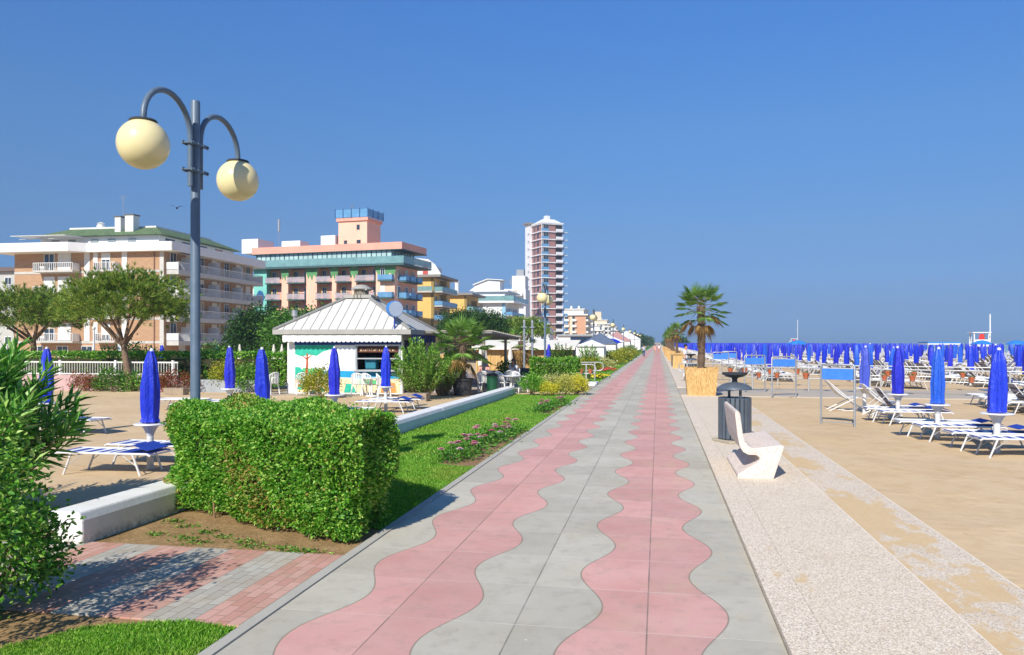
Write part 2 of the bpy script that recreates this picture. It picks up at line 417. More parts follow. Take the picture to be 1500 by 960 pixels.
# soil strip under hedge and beds, lawns beside the promenade
sheet('soil_bed', -6.0, 7.284, -3.036, 9.6, -.012, SOIL)
sheet('soil_bed', -9.5, -6, -3.036, 5.326, -.014, SOIL)
def lawn(name, poly, z=-.006):
    b = MB(); b.face(*[(x,y,z) for x,y in poly]); return struct(b.build(name, LAWN))
LAWN1 = [(-3.04,8.35),(-3.04,31.2),(-5.75,31.2),(-5.94,9.3),(-5.0,9.3)]
lawn('lawn', LAWN1)
LAWN0 = [(-3.04,-3),(-3.04,5.25),(-3.5,5.32),(-4.15,5.1),(-4.6,4.4),(-4.7,3.4),(-4.8,-3)]
lawn('lawn', LAWN0)
lawn('lawn', [(-3.04,38.6),(-3.04,900),(-7,900),(-5.2,38.6)])
sea = MB(); sea.face((66,-400,-.012),(9500,-400,-.012),(9500,9500,-.012),(66,9500,-.012))
struct(sea.build('sea', sea_mat()))
# ------------------------------------------------------------------ foliage materials
G_ = lambda *h: [lin(x) for x in h]
HEDGE = leafmat('privet_leaf', G_('#37701a','#53922a','#70ab38','#8fc04a','#bcd66c'), .35, .4)
HEDGE_DRY = leafmat('privet_dry_leaf', G_('#7c9a3a','#a8a552','#b99b5c','#94803f'), .3, .6)
SHRUB = leafmat('shrub_leaf', G_('#2a5518','#3f7722','#58922e','#80b044','#a9c862'), .28, .35)
OLEAN = leafmat('oleander_leaf', G_('#376b26','#4f8a34','#6ba346','#8dbb5e','#b4d282'), .3, .38)
GRASS = leafmat('grass_blade', G_('#47801c','#609a28','#78ae34','#90be42','#b2cf62'), .35, .5)
def drygrass(m):
    """Sun dried patches through the turf."""
    nt = m.node_tree; cr = nt.nodes['Color Ramp']; b = nt.nodes['Principled BSDF']
    tc = nt.nodes.new('ShaderNodeTexCoord'); n = nt.nodes.new('ShaderNodeTexNoise'); n.inputs['Scale'].default_value = 1.1; n.inputs['Detail'].default_value = 5
    r = nt.nodes.new('ShaderNodeMapRange'); r.inputs[1].default_value = .48; r.inputs[2].default_value = .72; r.inputs[4].default_value = .55
    mx = nt.nodes.new('ShaderNodeMix'); mx.data_type = 'RGBA'; mx.inputs[7].default_value = (*lin('#a9a552'), 1)
    nt.links.new(tc.outputs['Object'], n.inputs['Vector']); nt.links.new(n.outputs['Fac'], r.inputs[0]); nt.links.new(r.outputs[0], mx.inputs[0]); nt.links.new(cr.outputs[0], mx.inputs[6]); nt.links.new(mx.outputs[2], b.inputs['Base Color'])
drygrass(GRASS)
PINE = leafmat('pine_needle', G_('#2f5016','#4a7022','#6c9030','#90aa40','#b9b65c'), .22, .55)
DARKTREE = leafmat('dark_tree_leaf', G_('#16300f','#224718','#335c20','#4a7029'), .22, .5)
MIDTREE = leafmat('mid_tree_leaf', G_('#2c5416','#3f7020','#578a2c','#77a23c'), .3, .5)
YELLOW = leafmat('golden_leaf', G_('#c9bf32','#e0d544','#efe263','#c9cb48','#93ae38'), .35, .5)
VARIEG = leafmat('variegated_leaf', G_('#6f8a33','#a9ad52','#d6cf8c','#e3d9a3','#8f9a45'), .3, .5)
REDLEAF = leafmat('red_leaf', G_('#6d2a22','#93402f','#a8603f','#5f6a2a','#7a3a2a'), .3, .45)
GOLDBUSH = leafmat('gold_shrub_leaf', G_('#556b1c','#7d8f26','#a5a92f','#c9b93a','#6d8a24'), .35, .5)
BARK = M('bark', '#7a6450', .9, .35, 9, bump=.8, bscale=30)
STEM = M('stem', '#8a7353', .9, .3, 12, bump=.5)
CORE = M('dark_core', '#3a3a20', .95, .3, 12)

def pin(poly, x, y):
    n = len(poly); ins = np.zeros(len(x), bool); j = n-1
    for i in range(n):
        xi, yi = poly[i]; xj, yj = poly[j]
        c = ((yi > y) != (yj > y)) & (x < (xj-xi)*(y-yi)/((yj-yi) or 1e-9)+xi); ins ^= c; j = i
    return ins
def in_poly(poly, n):
    p = np.array(poly); lo, hi = p.min(0), p.max(0); out = np.zeros((0,2))
    while len(out) < n:
        q = RNG.uniform(lo, hi, size=(n*2,2)); out = np.vstack([out, q[pin(poly, q[:,0], q[:,1])]])
    return out[:n]

# ------------------------------------------------------------------ clipped hedge
def hedge(name, label, poly, h, dens, leaf, mat, z0=.10, lump=.05, group=None, dry=None, stems=True, core=True):
    """poly counter-clockwise in world metres; leaves in a shell over sides and top."""
    t = thing(name, label, 'hedge', (poly[0][0], poly[0][1], 0), 0, group)
    o = np.array([poly[0][0], poly[0][1], 0]); pl = [(x-o[0], y-o[1]) for x, y in poly]
    P = []; D = []
    n = len(pl)
    for i in range(n):
        a = np.array(pl[i]); b = np.array(pl[(i+1) % n]); e = b-a; ln = np.linalg.norm(e); nrm = np.array([e[1], -e[0]])/ln
        k = int(ln*(h-z0)*dens); u = RNG.uniform(0,1,k); z = RNG.uniform(z0, h, k)
        dep = np.abs(RNG.normal(0, .085, k)); q = a + u[:,None]*e
        off = lump*(np.sin(q[:,0]*5+z*6)+np.sin(q[:,1]*6-z*4+2)) + .04*np.sin(z*9+q[:,0]*11) - .16*np.clip((.35-z)/.35, 0, 1) - .10*np.clip((z-h+.16)/.16, 0, 1)
        q = q + nrm*(off-dep)[:,None]
        P.append(np.column_stack([q, z])); D.append(np.column_stack([np.tile(nrm,(k,1)), np.full(k,.35)]))
    ar = abs(sum(pl[i][0]*pl[(i+1)%n][1]-pl[(i+1)%n][0]*pl[i][1] for i in range(n)))/2
    k = int(ar*dens*1.1); q = in_poly(pl, k)
    z = h + lump*.8*(np.sin(q[:,0]*4.3+1)+np.sin(q[:,1]*5.1+q[:,0]*2)) - np.abs(RNG.normal(0,.06,k)) + .02
    P.append(np.column_stack([q, z])); D.append(np.tile([0,0,1.0], (k,1)))
    # sprigs that escaped the shears
    k = int(ar*40); q = in_poly(pl, k)
    for j in range(4): P.append(np.column_stack([q+RNG.normal(0,.012,(k,2)), np.full(k,h)+.02+j*.022*RNG.uniform(.3,1.4,k)])); D.append(np.tile([0,0,.8],(k,1)))
    P = np.vstack(P); D = np.vstack(D) + RNG.normal(size=P.shape)*.75
    L = leaf[0]*RNG.uniform(.7, 1.3, len(P)); W = leaf[1]*RNG.uniform(.8, 1.2, len(P))
    if dry:
        m = RNG.uniform(size=len(P)) < dry(P[:,0]+o[0], P[:,1]+o[1], P[:,2])
        leaf_object('dry_leaves', P[m], D[m], L[m], W[m], HEDGE_DRY, t); P, D, L, W = P[~m], D[~m], L[~m], W[~m]
    f = leaf_object('foliage', P, D, L, W, mat, t)
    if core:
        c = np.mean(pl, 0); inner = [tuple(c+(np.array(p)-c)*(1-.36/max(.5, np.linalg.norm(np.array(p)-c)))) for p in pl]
        MB().prism(inner, z0+.22, h-.22).build('dark_core', CORE, t)  # solid block added inside the leaf shell, dark so nothing shows through
    if stems:
        b = MB(); q = in_poly(pl, max(8, int(ar*9))); cc = np.mean(pl, 0); q = cc+(q-cc)*.78
        for x, y in q:
            b.tube([(x,y,-.02),(x+random.uniform(-.05,.05),y+random.uniform(-.05,.05),.25),(x+random.uniform(-.14,.14),y+random.uniform(-.14,.14),.6)], [.014,.011,.007], 5)
        b.build('stems', STEM, t)
    return t
hedge('clipped_hedge', 'large bright green clipped hedge in the soil bed below the near street lamp', [(-6.1,8.95),(-5.9,8.68),(-4.7,8.15),(-3.4,7.56),(-3.05,7.62),(-3.0,8.7),(-3.6,9.35),(-5.0,10.2),(-6.05,10.6)],
      1.23, 5200, (.044,.027), HEDGE, .05, .065, dry=lambda x, y, z: np.clip(.03+.30*(np.sin(x*5+y*3)+np.sin(z*5+x*3)-.5)*(x < -4.2) + .20*(z < .4)*(x < -3.9), 0, .5))

# ------------------------------------------------------------------ shrubs
def shrub(name, label, loc, blobs, leaf, mat, cat='shrub', group=None, stemmat=None, z0=0, spread=.09, up=.3, nst=None):
    """blobs: (centre, radii, clumps, leaves per clump)."""
    t = thing(name, label, cat, loc, random.uniform(0, .3), group)
    P = []; D = []; b = MB()
    for c, r, nc, per in blobs:
        p, d = clump_points(c, r, nc, per, spread); P.append(p); D.append(d)
        for i in range(nst or max(4, nc//14)):
            q = p[random.randrange(len(p))]
            m = ((c[0]*.6+q[0]*.3), (c[1]*.6+q[1]*.3), max(z0+.06, q[2]*.5))
            b.tube([(c[0]*.7+random.uniform(-.06,.06)*r[0]*3, c[1]*.7+random.uniform(-.06,.06)*r[1]*3, z0-.02), m, tuple(q)], [.016*max(1,r[2]),.012*max(1,r[2]),.004], 5)
    P = np.vstack(P); D = np.vstack(D); D[:,2] += up
    k = P[:,2] > z0+.03; P, D = P[k], D[k]
    leaf_object('foliage', P, D, leaf[0]*RNG.uniform(.65,1.3,len(P)), leaf[1]*RNG.uniform(.8,1.2,len(P)), mat, t)
    b.build('stems', stemmat or STEM, t)
    return t
shrub('leafy_shrub', 'dark green small leaved shrub beside the brick path, at the left edge', (-5.22,5.05,-.01),
      [((0,.32,.40),(.52,.5,.44),150,26), ((.15,-.55,.95),(.75,.75,.85),260,18), ((-.35,-.15,.6),(.5,.6,.5),80,20)], (.058,.03), SHRUB, spread=.075)

def oleander(name, label, loc, R, h, ns, leaf, mat, group=None, dens=1.0, cat='shrub'):
    t = thing(name, label, cat, loc, 0, group); P = []; D = []; b = MB()
    for i in range(ns):
        a = random.uniform(0, 2*PI); rr = R*math.sqrt(random.random()); hh = h*(1-.45*(rr/R)**2)*random.uniform(.62,1.02)
        p0 = Vector((.25*rr*math.cos(a+.5), .25*rr*math.sin(a+.5), 0)); p2 = Vector((rr*math.cos(a), rr*math.sin(a), hh)); p1 = (p0*.55+p2*.45)+Vector((0,0,hh*.18))
        pts = [p0*(1-u)**2+p1*2*u*(1-u)+p2*u*u for u in (0,.25,.5,.75,1)]
        b.tube(pts, [.014,.012,.009,.006,.003], 5, cap=False)
        k = max(4, int(hh*.72/.055*dens))
        for j in range(k):
            u = .28+.72*j/(k-1); q = p0*(1-u)**2+p1*2*u*(1-u)+p2*u*u; tg = ((p1-p0)*(1-u)+(p2-p1)*u).normalized()
            s = tg.orthogonal().normalized(); w = tg.cross(s); ph = j*1.05+i
            for m in range(3):
                an = ph+m*2.094; lat = s*math.cos(an)+w*math.sin(an); up = .35+1.1*max(0,u-.7)/.3
                d = lat+tg*up+Vector((0,0,.32)); P.append(q); D.append(d)
    P = np.array(P); D = np.array(D)
    leaf_object('foliage', P, D, leaf[0]*RNG.uniform(.75,1.2,len(P)), leaf[1]*RNG.uniform(.85,1.15,len(P)), mat, t, fold=.25, droop=.10, N=np.tile([0,0,1.],(len(P),1))+RNG.normal(size=P.shape)*.35)
    b.build('stems', STEM, t); return t
oleander('oleander_bush', 'tall oleander with long narrow leaves on the sand, left edge of the photo', (-7.95,7.5,-.03), 1.4, 2.3, 150, (.29,.048), OLEAN)

# ------------------------------------------------------------------ grass and weeds
def wob(poly, k=4):
    out = []
    for i, p in enumerate(poly):
        q = poly[(i+1) % len(poly)]
        for j in range(k): u = j/k; out.append((p[0]+(q[0]-p[0])*u+random.uniform(-.05,.05), p[1]+(q[1]-p[1])*u+random.uniform(-.06,.06)))
    return [(min(x,-3.045), y) for x, y in out]
BEDS = [wob([(-3.05,12.8),(-3.05,18.2),(-3.35,18.3),(-3.85,16),(-3.78,13.0)]), wob([(-3.05,22.6),(-3.05,27.3),(-3.25,27.2),(-3.62,24.6),(-3.4,22.8)])]
def turf(name, label, poly, n, L, W):
    q = in_poly(poly, n)
    for bed in BEDS: q = q[~pin(bed, q[:,0], q[:,1])]
    n = len(q); k = np.sin(q[:,0]*3+q[:,1])*.2+1
    P = np.column_stack([q, np.full(n, -.012)]); D = rdir(n, 0)*.45; D[:,2] = 1
    o = leaf_object(name, P, D, L*RNG.uniform(.55,1.35,n)*k, W*RNG.uniform(.7,1.3,n), GRASS, fold=.1, droop=.25)
    tag(o, label, 'grass', kind='stuff'); return o
turf('grass', 'short green grass of the small lawn at the near end of the brick path', [(max(x,-4.75),max(y,3.6)) for x,y in LAWN0], 34000, .05, .0065)
NEAR = [(-3.04,8.35),(-3.04,13.2),(-5.9,13.2),(-5.94,9.3),(-5.0,9.3)]
FAR = [(-3.04,13.2),(-3.04,31.0),(-5.72,31.0),(-5.9,13.2)]
turf('grass', 'short green grass of the lawn between white kerb and promenade, hedge end', NEAR, 60000, .055, .008)
turf('grass', 'short green grass of the lawn between white kerb and promenade, flower bed end', FAR, 60000, .06, .015)
turf('grass', 'green grass of the lawn beyond the railing with flower pots', [(-3.06,38.7),(-3.06,75),(-5.6,75),(-5.2,38.7)], 16000, .07, .035)
PW = []; 
for x, y in [(-4.6,7.75),(-4.3,7.6),(-4.95,7.9),(-3.8,7.42),(-3.6,7.36),(-5.3,8.1),(-4.1,7.45),(-5.0,7.6),(-3.4,7.34),(-5.4,7.7),(-4.75,7.45),(-5.6,8.3)]:
    n = 45; PW.append(np.column_stack([x+RNG.normal(0,.08,n), y+RNG.normal(0,.05,n), np.full(n,-.01)]))
PW = np.vstack(PW); D = rdir(len(PW), 0); D[:,2] = .7
tag(leaf_object('weeds', PW, D, .06, .011, SHRUB, droop=.4), 'low green weeds on the bare soil in front of the big hedge', 'weeds', kind='stuff')

# ------------------------------------------------------------------ white kerb wall
def kerb(name, label, y0, y1):
    cx = lambda y: -6.10 + (y-7.16)/24*.25
    prof = [(-.21,-.05),(.21,-.05),(.207,.24),(.165,.325),(-.18,.33),(-.21,.30)]
    b = MB(); vs = []
    for y in (y0, y1): vs += [(cx(y)+p, y, z) for p, z in prof]
    n = len(prof); b.raw(vs, [tuple(range(n)), tuple(range(n,2*n))[::-1]] + [(i,i+n,(i+1)%n+n,(i+1)%n) for i in range(n)])
    o = b.build(name, KERBW, bevel=.02); tag(o, label, 'kerb wall', 'white kerb wall between sand and lawn'); return o
def kerb_mat():
    s = SH('whitewash'); a = s.noise(2.5, 6, .7); X, Y, Z = s.xyz()
    c = s.mix(s.ramp(a, .35, .75), lin('#e9e8e3'), lin('#dcd9d0'))
    g = s.math('MULTIPLY', s.ramp(Z, .0, .12, 1, 0), s.ramp(s.noise(14, 5, .7), .4, .6)); c = s.mix(s.math('MULTIPLY', g, .8), c, lin('#8f8676'))
    s.out(c, .75, 0, .3); s.bump(s.noise(25, 5, .7), .4, .012); return s.m
KERBW = kerb_mat()
kerb('kerb_wall', 'white painted kerb wall segment that starts at the brick path and passes the hedge', 7.17, 20.6)
kerb('kerb_wall', 'white painted kerb wall segment ending at the round green bush', 20.612, 31.0)
# ------------------------------------------------------------------ flower beds
PETALP = M('pink_petal', '#efb0b9', .6, .15, 20); PETALR = M('deep_pink_petal', '#d9728c', .6, .15, 20); PETALW = M('pale_petal', '#f3e3e2', .6, .08, 20)
FLEAF = leafmat('flower_leaf', G_('#2c5a1a','#3f7a24','#5a9430','#7aac45'), .3, .45)
def soilpatch(poly):
    b = MB(); b.face(*[(x,y,.002) for x,y in poly]); struct(b.build('soil_bed', MULCH))
def mulch_mat():
    s = SH('bark_mulch'); a = s.noise(26, 5, .7); b = s.noise(4, 4, .6)
    c = s.mix(s.ramp(a, .3, .7), lin('#6b4b2e'), lin('#b8956a')); c = s.mix(s.ramp(b, .4, .7, 0, .5), c, lin('#8b6a45')); s.out(c, .95); s.bump(a, .9, .03); return s.m
MULCH = mulch_mat()
for bed in BEDS: soilpatch(bed)
def flower_plant(i):
    t = thing('flower_plant', 'low pink flowering plant in the near mulch bed at the lawn edge', 'flowers', group='pink flowering plants in the near bed')
    n = 170; P = RNG.normal(size=(n,3))*np.array([.13,.13,.07])+[0,0,.09]; P[:,2] = np.abs(P[:,2])*.8; D = P*np.array([1,1,.6])+rdir(n,.8)*.15
    leaf_object('foliage', P, D, .075, .03, FLEAF, t)
    for k in range(1+i):
        x, y = random.uniform(-.14,.14), random.uniform(-.14,.14); z = random.uniform(.2,.27); b = MB()
        for r, zz, m, nn in ((.072,0,0,9),(.046,.018,1,7)):
            b.mat(m)
            for j in range(nn):
                a = 2*PI*j/nn; ca, sa = math.cos(a), math.sin(a); w = r*.5
                b.face((x,y,z+zz),(x+ca*r*.7-sa*w,y+sa*r*.7+ca*w,z+zz+.012),(x+ca*r,y+sa*r,z+zz+.004),(x+ca*r*.7+sa*w,y+sa*r*.7-ca*w,z+zz+.012))
        b.mat(2).tube([(x*.6,y*.6,.02),(x,y,z)], .004, 4)
        b.build('bloom', [(PETALP,PETALR,PETALW)[(k+i)%3], (PETALR,PETALP,PETALP)[k%3], STEM], t, fix=False)
    return t
fp = [flower_plant(i) for i in range(3)]
spots = [(-3.62,13.25),(-3.4,13.6),(-3.68,13.95),(-3.35,14.3),(-3.62,14.6),(-3.75,15.1),(-3.42,15.2),(-3.6,15.7),(-3.75,16.1),(-3.3,16.0),(-3.55,16.6),(-3.3,16.9),(-3.5,17.3),(-3.28,17.6),(-3.38,18.0)]
for i, (x, y) in enumerate(spots):
    if i < 3: fp[i].location = (x, y, 0)
    else: dup(fp[(i*2+1) % 3], (x, y, 0), random.uniform(0,6), scale=random.uniform(.9,1.25))
for i, (x, y) in enumerate([(-3.42,23.1),(-3.5,23.7),(-3.4,24.2),(-3.52,24.6),(-3.35,25.1),(-3.22,25.7),(-3.16,26.4)]):
    dup(fp[i % 3], (x, y, 0), random.uniform(0,6), 'small pink flowering plant in the far mulch bed near the golden bushes', 'pink flowering plants in the far bed', random.uniform(1,1.3))

# ------------------------------------------------------------------ street lamps
LAMPGREY = M('lamp_paint', '#5d6f80', .42, .12, 6, spec=.5); GLOBE = M('opal_globe', '#e6d9a4', .22, .05, 3, spec=.6); CAPM = M('dark_cap', '#3d4247', .5)
def street_lamp(label):
    t = thing('street_lamp', label, 'street lamp', group='twin globe street lamps along the promenade')
    MB().lathe([(.10,0),(.10,.5),(.078,.54),(.066,.6),(.062,5.40),(.056,5.42)], 18).build('pole', LAMPGREY, t, True)
    for s in (-1, 1):
        pts = [(0,s*.115,z) for z in (4.24,4.6,4.9)]
        for i in range(1, 15):
            a = PI*i/14; pts.append((0, s*(.115+.49*(1-math.cos(a))), 4.9+.46*math.sin(a)))
        pts.append((0, s*1.095, 4.86))
        MB().tube(pts, .038, 12).build('arm', LAMPGREY, t, True)
        g = MB().ball((0,s*1.095,4.56), .305, 40, 24).build('globe', GLOBE, t, True)
        MB().lathe([(.15,0),(.165,.012),(.15,.03),(.05,.05)], 24, (0,s*1.095,4.83)).build('cap', CAPM, g, True)
    for z in (4.46, 4.82):
        b = MB(); b.obox((.068,0,z),(.012,.40,.05)).obox((-.068,0,z),(.012,.40,.05))
        for y in (-.175,-.06,.06,.175): b.obox((0,y,z),(.16,.016,.016)); b.ball((.085,y,z),.014,6,4).ball((-.085,y,z),.014,6,4)
        b.build('clamp', LAMPGREY, t)
    return t
lamp = street_lamp('nearest twin globe street lamp, tall grey pole rising behind the big hedge'); lamp.location = (-6.2, 9.67, -.03)
LAMPL = ['twin globe street lamp in front of the high tower behind the green hedge', 'twin globe street lamp beside the distant beige hotel', 'twin globe street lamp in front of the cream hotel beyond the white tent']
for k in range(1, 9):
    dup(lamp, (-6.2, 9.67+33.5*k, -.03), 0, LAMPL[k-1] if k <= 3 else 'tiny far twin globe street lamp in the row towards the vanishing point')

# ------------------------------------------------------------------ bench, bin, planter palm
def terrazzo(name, c1, c2):
    s = SH(name); v = s.n('TexVoronoi'); v.inputs['Scale'].default_value = 90; s.lk(s.tc(), v.inputs['Vector']); h = s.n('SeparateColor'); s.lk(v.outputs['Color'], h.inputs[0])
    c = s.mix(h.outputs[0], lin(c1), lin(c2)); c = s.mix(s.ramp(h.outputs[1], .82, .9, 0, .6), c, lin('#8d7a70'))
    c = s.mix(s.ramp(s.noise(3, 5, .65), .45, .75, 0, .3), c, lin('#b7a596')); s.out(c, .8, 0, .3); s.bump(v.outputs['Distance'], .25, .004); return s.m
prof = [(0,0),(.52,0),(.675,.485),(.665,.515),(.62,.52),(.24,.465),(.16,.49),(.105,.57),(.075,.68),(.035,1.0),(0,1.035),(-.035,1.02),(-.04,.98),(-.005,.66),(.03,.49),(.08,.405),(.16,.365),(.27,.365),(.315,.335),(.32,.29),(.28,.25),(0,.065)]
o = MB().extrude(prof, 'y', 0, 1.95).build('stone_bench', terrazzo('terrazzo', '#d9c9ba', '#e8dbcf'), bevel=.012); o.location = (1.19,12.3,.03)
tag(o, 'pale speckled stone bench of one folded slab facing the beach', 'bench')
IRON = M('bin_iron', '#5c6670', .45, .15, 8, metal=.2, spec=.5); IRON2 = M('bin_iron_dark', '#3a4047', .5, .15, 8, metal=.2)
def litter_bin(label):
    t = thing('litter_bin', label, 'litter bin', group='slatted litter bins with ashtray bowls')
    MB().box(-.34,-.34,0,.34,.34,.075).build('base', concrete_mat('bin_base', '#b3a892', .9) if 'bin_base' not in bpy.data.materials else bpy.data.materials['bin_base'], t, bevel=.02)
    b = MB()
    for i in range(22):
        a = 2*PI*i/22; b.obox((.325*math.cos(a), .325*math.sin(a), .515), (.016,.07,.84), a)
    b.build('slats', IRON, t)
    b = MB()
    for z in (.14,.9):
        b.lathe([(.30,z),(.314,z),(.314,z+.03),(.30,z+.03)], 32)
    b.lathe([(.27,.1),(.27,.88),(.25,.88),(.25,.1)], 24); b.build('liner', IRON2, t)
    for y in (-.2, .2): MB().box(-.02,y-.02,.9,.02,y+.02,1.14).build('strut', IRON, t)
    MB().lathe([(.345,1.10),(.35,1.115),(.335,1.15),(.26,1.20),(.15,1.235),(.06,1.25)], 36).build('dome_lid', IRON, t, True)
    MB().lathe([(.06,1.24),(.05,1.30),(.07,1.34),(.18,1.365),(.25,1.41),(.26,1.45),(.245,1.45),(.16,1.40),(.02,1.39)], 36).build('ashtray_bowl', IRON2, t, True)
    return t
lb = litter_bin('grey slatted litter bin with dome lid right behind the stone bench'); lb.location = (1.56,16.75,.03); lb.rotation_euler = (0,0,.5)
dup(lb, (1.75,43.6,.03), .2, 'dark litter bin with ashtray bowl in front of the man in a white shirt')
# fan palm
FROND = leafmat('palm_frond', G_('#4d7430','#64903a','#7da648','#a0ba62'), .25, .45); DRY = leafmat('dry_frond', G_('#8d6b3f','#a98752','#b99a63','#7a6a3c'), .25, .7)
PTRUNK = M('palm_trunk', '#6d5a48', .95, .4, 14, bump=1, bscale=24)
def fan_palm(t, h, R, nf=34, dryn=14, lw=.03, trunk_r=.10, nl=26):
    for part, mat, k, lo, hi in (('fronds', FROND, nf, -.45, 1.3), ('dry_fronds', DRY, dryn, -1.25, -.5)):
        w_ = lw if part == 'fronds' else lw*.7
        P = []; D = []; Ls = []; Ns = []; b = MB()
        for i in range(k):
            a = i*2.39996+random.uniform(-.2,.2); el = lo+(hi-lo)*((i+.5)/k)+random.uniform(-.12,.12); pl = R*random.uniform(.48,.68)
            d = Vector((math.cos(a)*math.cos(el), math.sin(a)*math.cos(el), math.sin(el)))
            c0 = Vector((0,0,h-.05+.12*math.sin(el))); c1 = c0+d*pl+Vector((0,0,-.10*pl))
            b.tube([c0, c0+d*pl*.5+Vector((0,0,.02)), c1], [.012,.009,.006], 4, cap=False)
            s = d.cross(Vector((0,0,1))).normalized() if abs(d.z) < .98 else Vector((1,0,0)); u = s.cross(d).normalized()
            for j in range(nl):
                th = (j/(nl-1)-.5)*2*math.radians(112)
                q = d*math.cos(th)+s*math.sin(th)-u*.25*abs(math.sin(th))+u*.12
                P.append(c1); D.append(q); Ls.append(R*.50*(1-.38*abs(th)/2)*random.uniform(.85,1.1)); Ns.append(u)
        leaf_object(part, np.array(P), np.array(D), np.array(Ls), w_, mat, t, fold=.15, droop=.14 if part == 'fronds' else .45, N=np.array(Ns))
        b.build('petioles' if part == 'fronds' else 'dry_petioles', STEM, t)
    pts = []; rs = []
    for i in range(15):
        u = i/14; pts.append((.03*math.sin(u*3), .02*math.sin(u*4), u*h)); rs.append(trunk_r*(1.0+.22*(u > .8)*(u-.8)/.2+random.uniform(-.06,.06)))
    b = MB().tube(pts, rs, 12)
    for i in range(90):
        z = random.uniform(.25*h, h*.98); a = random.uniform(0,6.28); r = trunk_r*1.04
        b.obox((r*math.cos(a), r*math.sin(a), z), (.02,.05,.07), a, ry=.35)
    b.build('trunk', PTRUNK, t)
def reed_mat():
    s = SH('reed_matting'); v = s.n('TexVoronoi'); v.inputs['Scale'].default_value = 1; s.lk(s.scaled((110,110,2.6)), v.inputs['Vector']); h = s.n('SeparateColor'); s.lk(v.outputs['Color'], h.inputs[0])
    c = s.mix(h.outputs[0], lin('#b98f4f'), lin('#e3c084')); c = s.mix(s.ramp(h.outputs[1], .8, .9, 0, .7), c, lin('#8a6534')); s.out(c, .8, 0, .3); s.bump(s.noise(1, 4, .6, s.scaled((70,70,2))), .8, .02); return s.m
REED = reed_mat()
def planter(t, w0, w1, h):
    b = MB(); vs = [(-w0/2,-w0/2,0),(w0/2,-w0/2,0),(w0/2,w0/2,0),(-w0/2,w0/2,0),(-w1/2,-w1/2,h),(w1/2,-w1/2,h),(w1/2,w1/2,h),(-w1/2,w1/2,h)]
    k = (w1-.1)/2; vs += [(-k,-k,h),(k,-k,h),(k,k,h),(-k,k,h),(-k,-k,h-.12),(k,-k,h-.12),(k,k,h-.12),(-k,k,h-.12)]
    b.raw(vs, [(0,3,2,1),(0,1,5,4),(1,2,6,5),(2,3,7,6),(3,0,4,7),(4,5,9,8),(5,6,10,9),(6,7,11,10),(7,4,8,11),(8,9,13,12),(9,10,14,13),(10,11,15,14),(11,8,12,15)])
    for i in range(70):          # ragged reed ends along the rim
        u = random.uniform(-.5,.5)*w1; s = random.choice((0,1,2,3)); r = w1/2+.002
        x, y = [(u,-r),(r,u),(u,r),(-r,u)][s]; b.obox((x,y,h+random.uniform(-.03,.02)), (.014,.014,.08), random.uniform(0,1))
    b.build('planter', REED, t)
    MB().face((-k,-k,h-.118),(k,-k,h-.118),(k,k,h-.118),(-k,k,h-.118)).build('soil', SOIL, t)
PALML = 'fan palm in a square reed clad planter'
def planter_palm(label, loc, h, R, group, **kw):
    t = thing('fan_palm', label, 'palm tree', loc, 0, group); planter(t, 1.06, 1.26, 1.08); 
    e = bpy.data.objects.new('palm', None); COL.objects.link(e); e.parent = t; e.location = (0,0,1.0); fan_palm(e, h, R, **kw); return t
planter_palm('nearest fan palm in a square reed clad planter beside the beach path', (1.66,31.65,.03), 2.5, 1.12, 'fan palms in reed planters', nf=36, dryn=6, lw=.022, trunk_r=.14, nl=20)
pp = planter_palm('second fan palm in a reed planter, beyond the man in a white shirt', (1.75,76,.03), 2.25, 1.0, 'fan palms in reed planters', nf=26, dryn=3, nl=13, lw=.05, trunk_r=.13)
for k in range(1, 8): dup(pp, (1.75,76+15*k,.03), k*1.3, 'small far fan palm in a reed planter in the row along the beach side', scale=random.uniform(.92,1.08))
DARKBOX = M('dark_board', '#3f4b50', .6, .1)
for k, y in enumerate((70, 64)):
    t = thing('notice_box', ('dark notice box' if k == 0 else 'open reed clad box')+' standing before the second palm planter', 'box', (1.6,y,.03)); 
    MB().box(-.45,-.4,0,.45,.4,1.05).build('body', DARKBOX if k == 0 else REED, t); MB().box(-.5,-.45,1.052,.5,.45,1.1).build('lid', REED, t)
# ------------------------------------------------------------------ beach umbrellas, closed
BLUE = []
for i, (c, r) in enumerate((('#1534cc', .42), ('#1f3fd8', .36), ('#1f2ac4', .45), ('#2660d6', .33), ('#4a5cc8', .38))):
    s = SH('umbrella_blue'); X, Y, Z = s.xyz(); a = s.noise(6, 5, .65); c0 = lin(c)
    col = s.mix(s.ramp(a, .3, .72), dark(c0, .78), c0); col = s.mix(s.ramp(s.noise(14, 4, .6, s.scaled((1,1,.25))), .55, .8, 0, .3), col, tuple(min(1, x*1.5+.03) for x in c0))
    s.out(col, r, 0, .5); s.bump(s.noise(9, 5, .65, s.scaled((1.6,1.6,.5))), .8, .05); BLUE.append(s.m)
ALU = M('white_aluminium', '#d9d9d6', .4, .06, 6, spec=.5); ALUD = M('grey_aluminium', '#b9bcbd', .38, .08, 6, metal=.3, spec=.5)
TABLE = M('table_plastic', '#eceae4', .35, .05, 6, spec=.5); FUN = M('funnel_plastic', '#c9c8c2', .4, .08, 8); YTAB = M('yellow_table', '#d9c23f', .4, .08, 6)
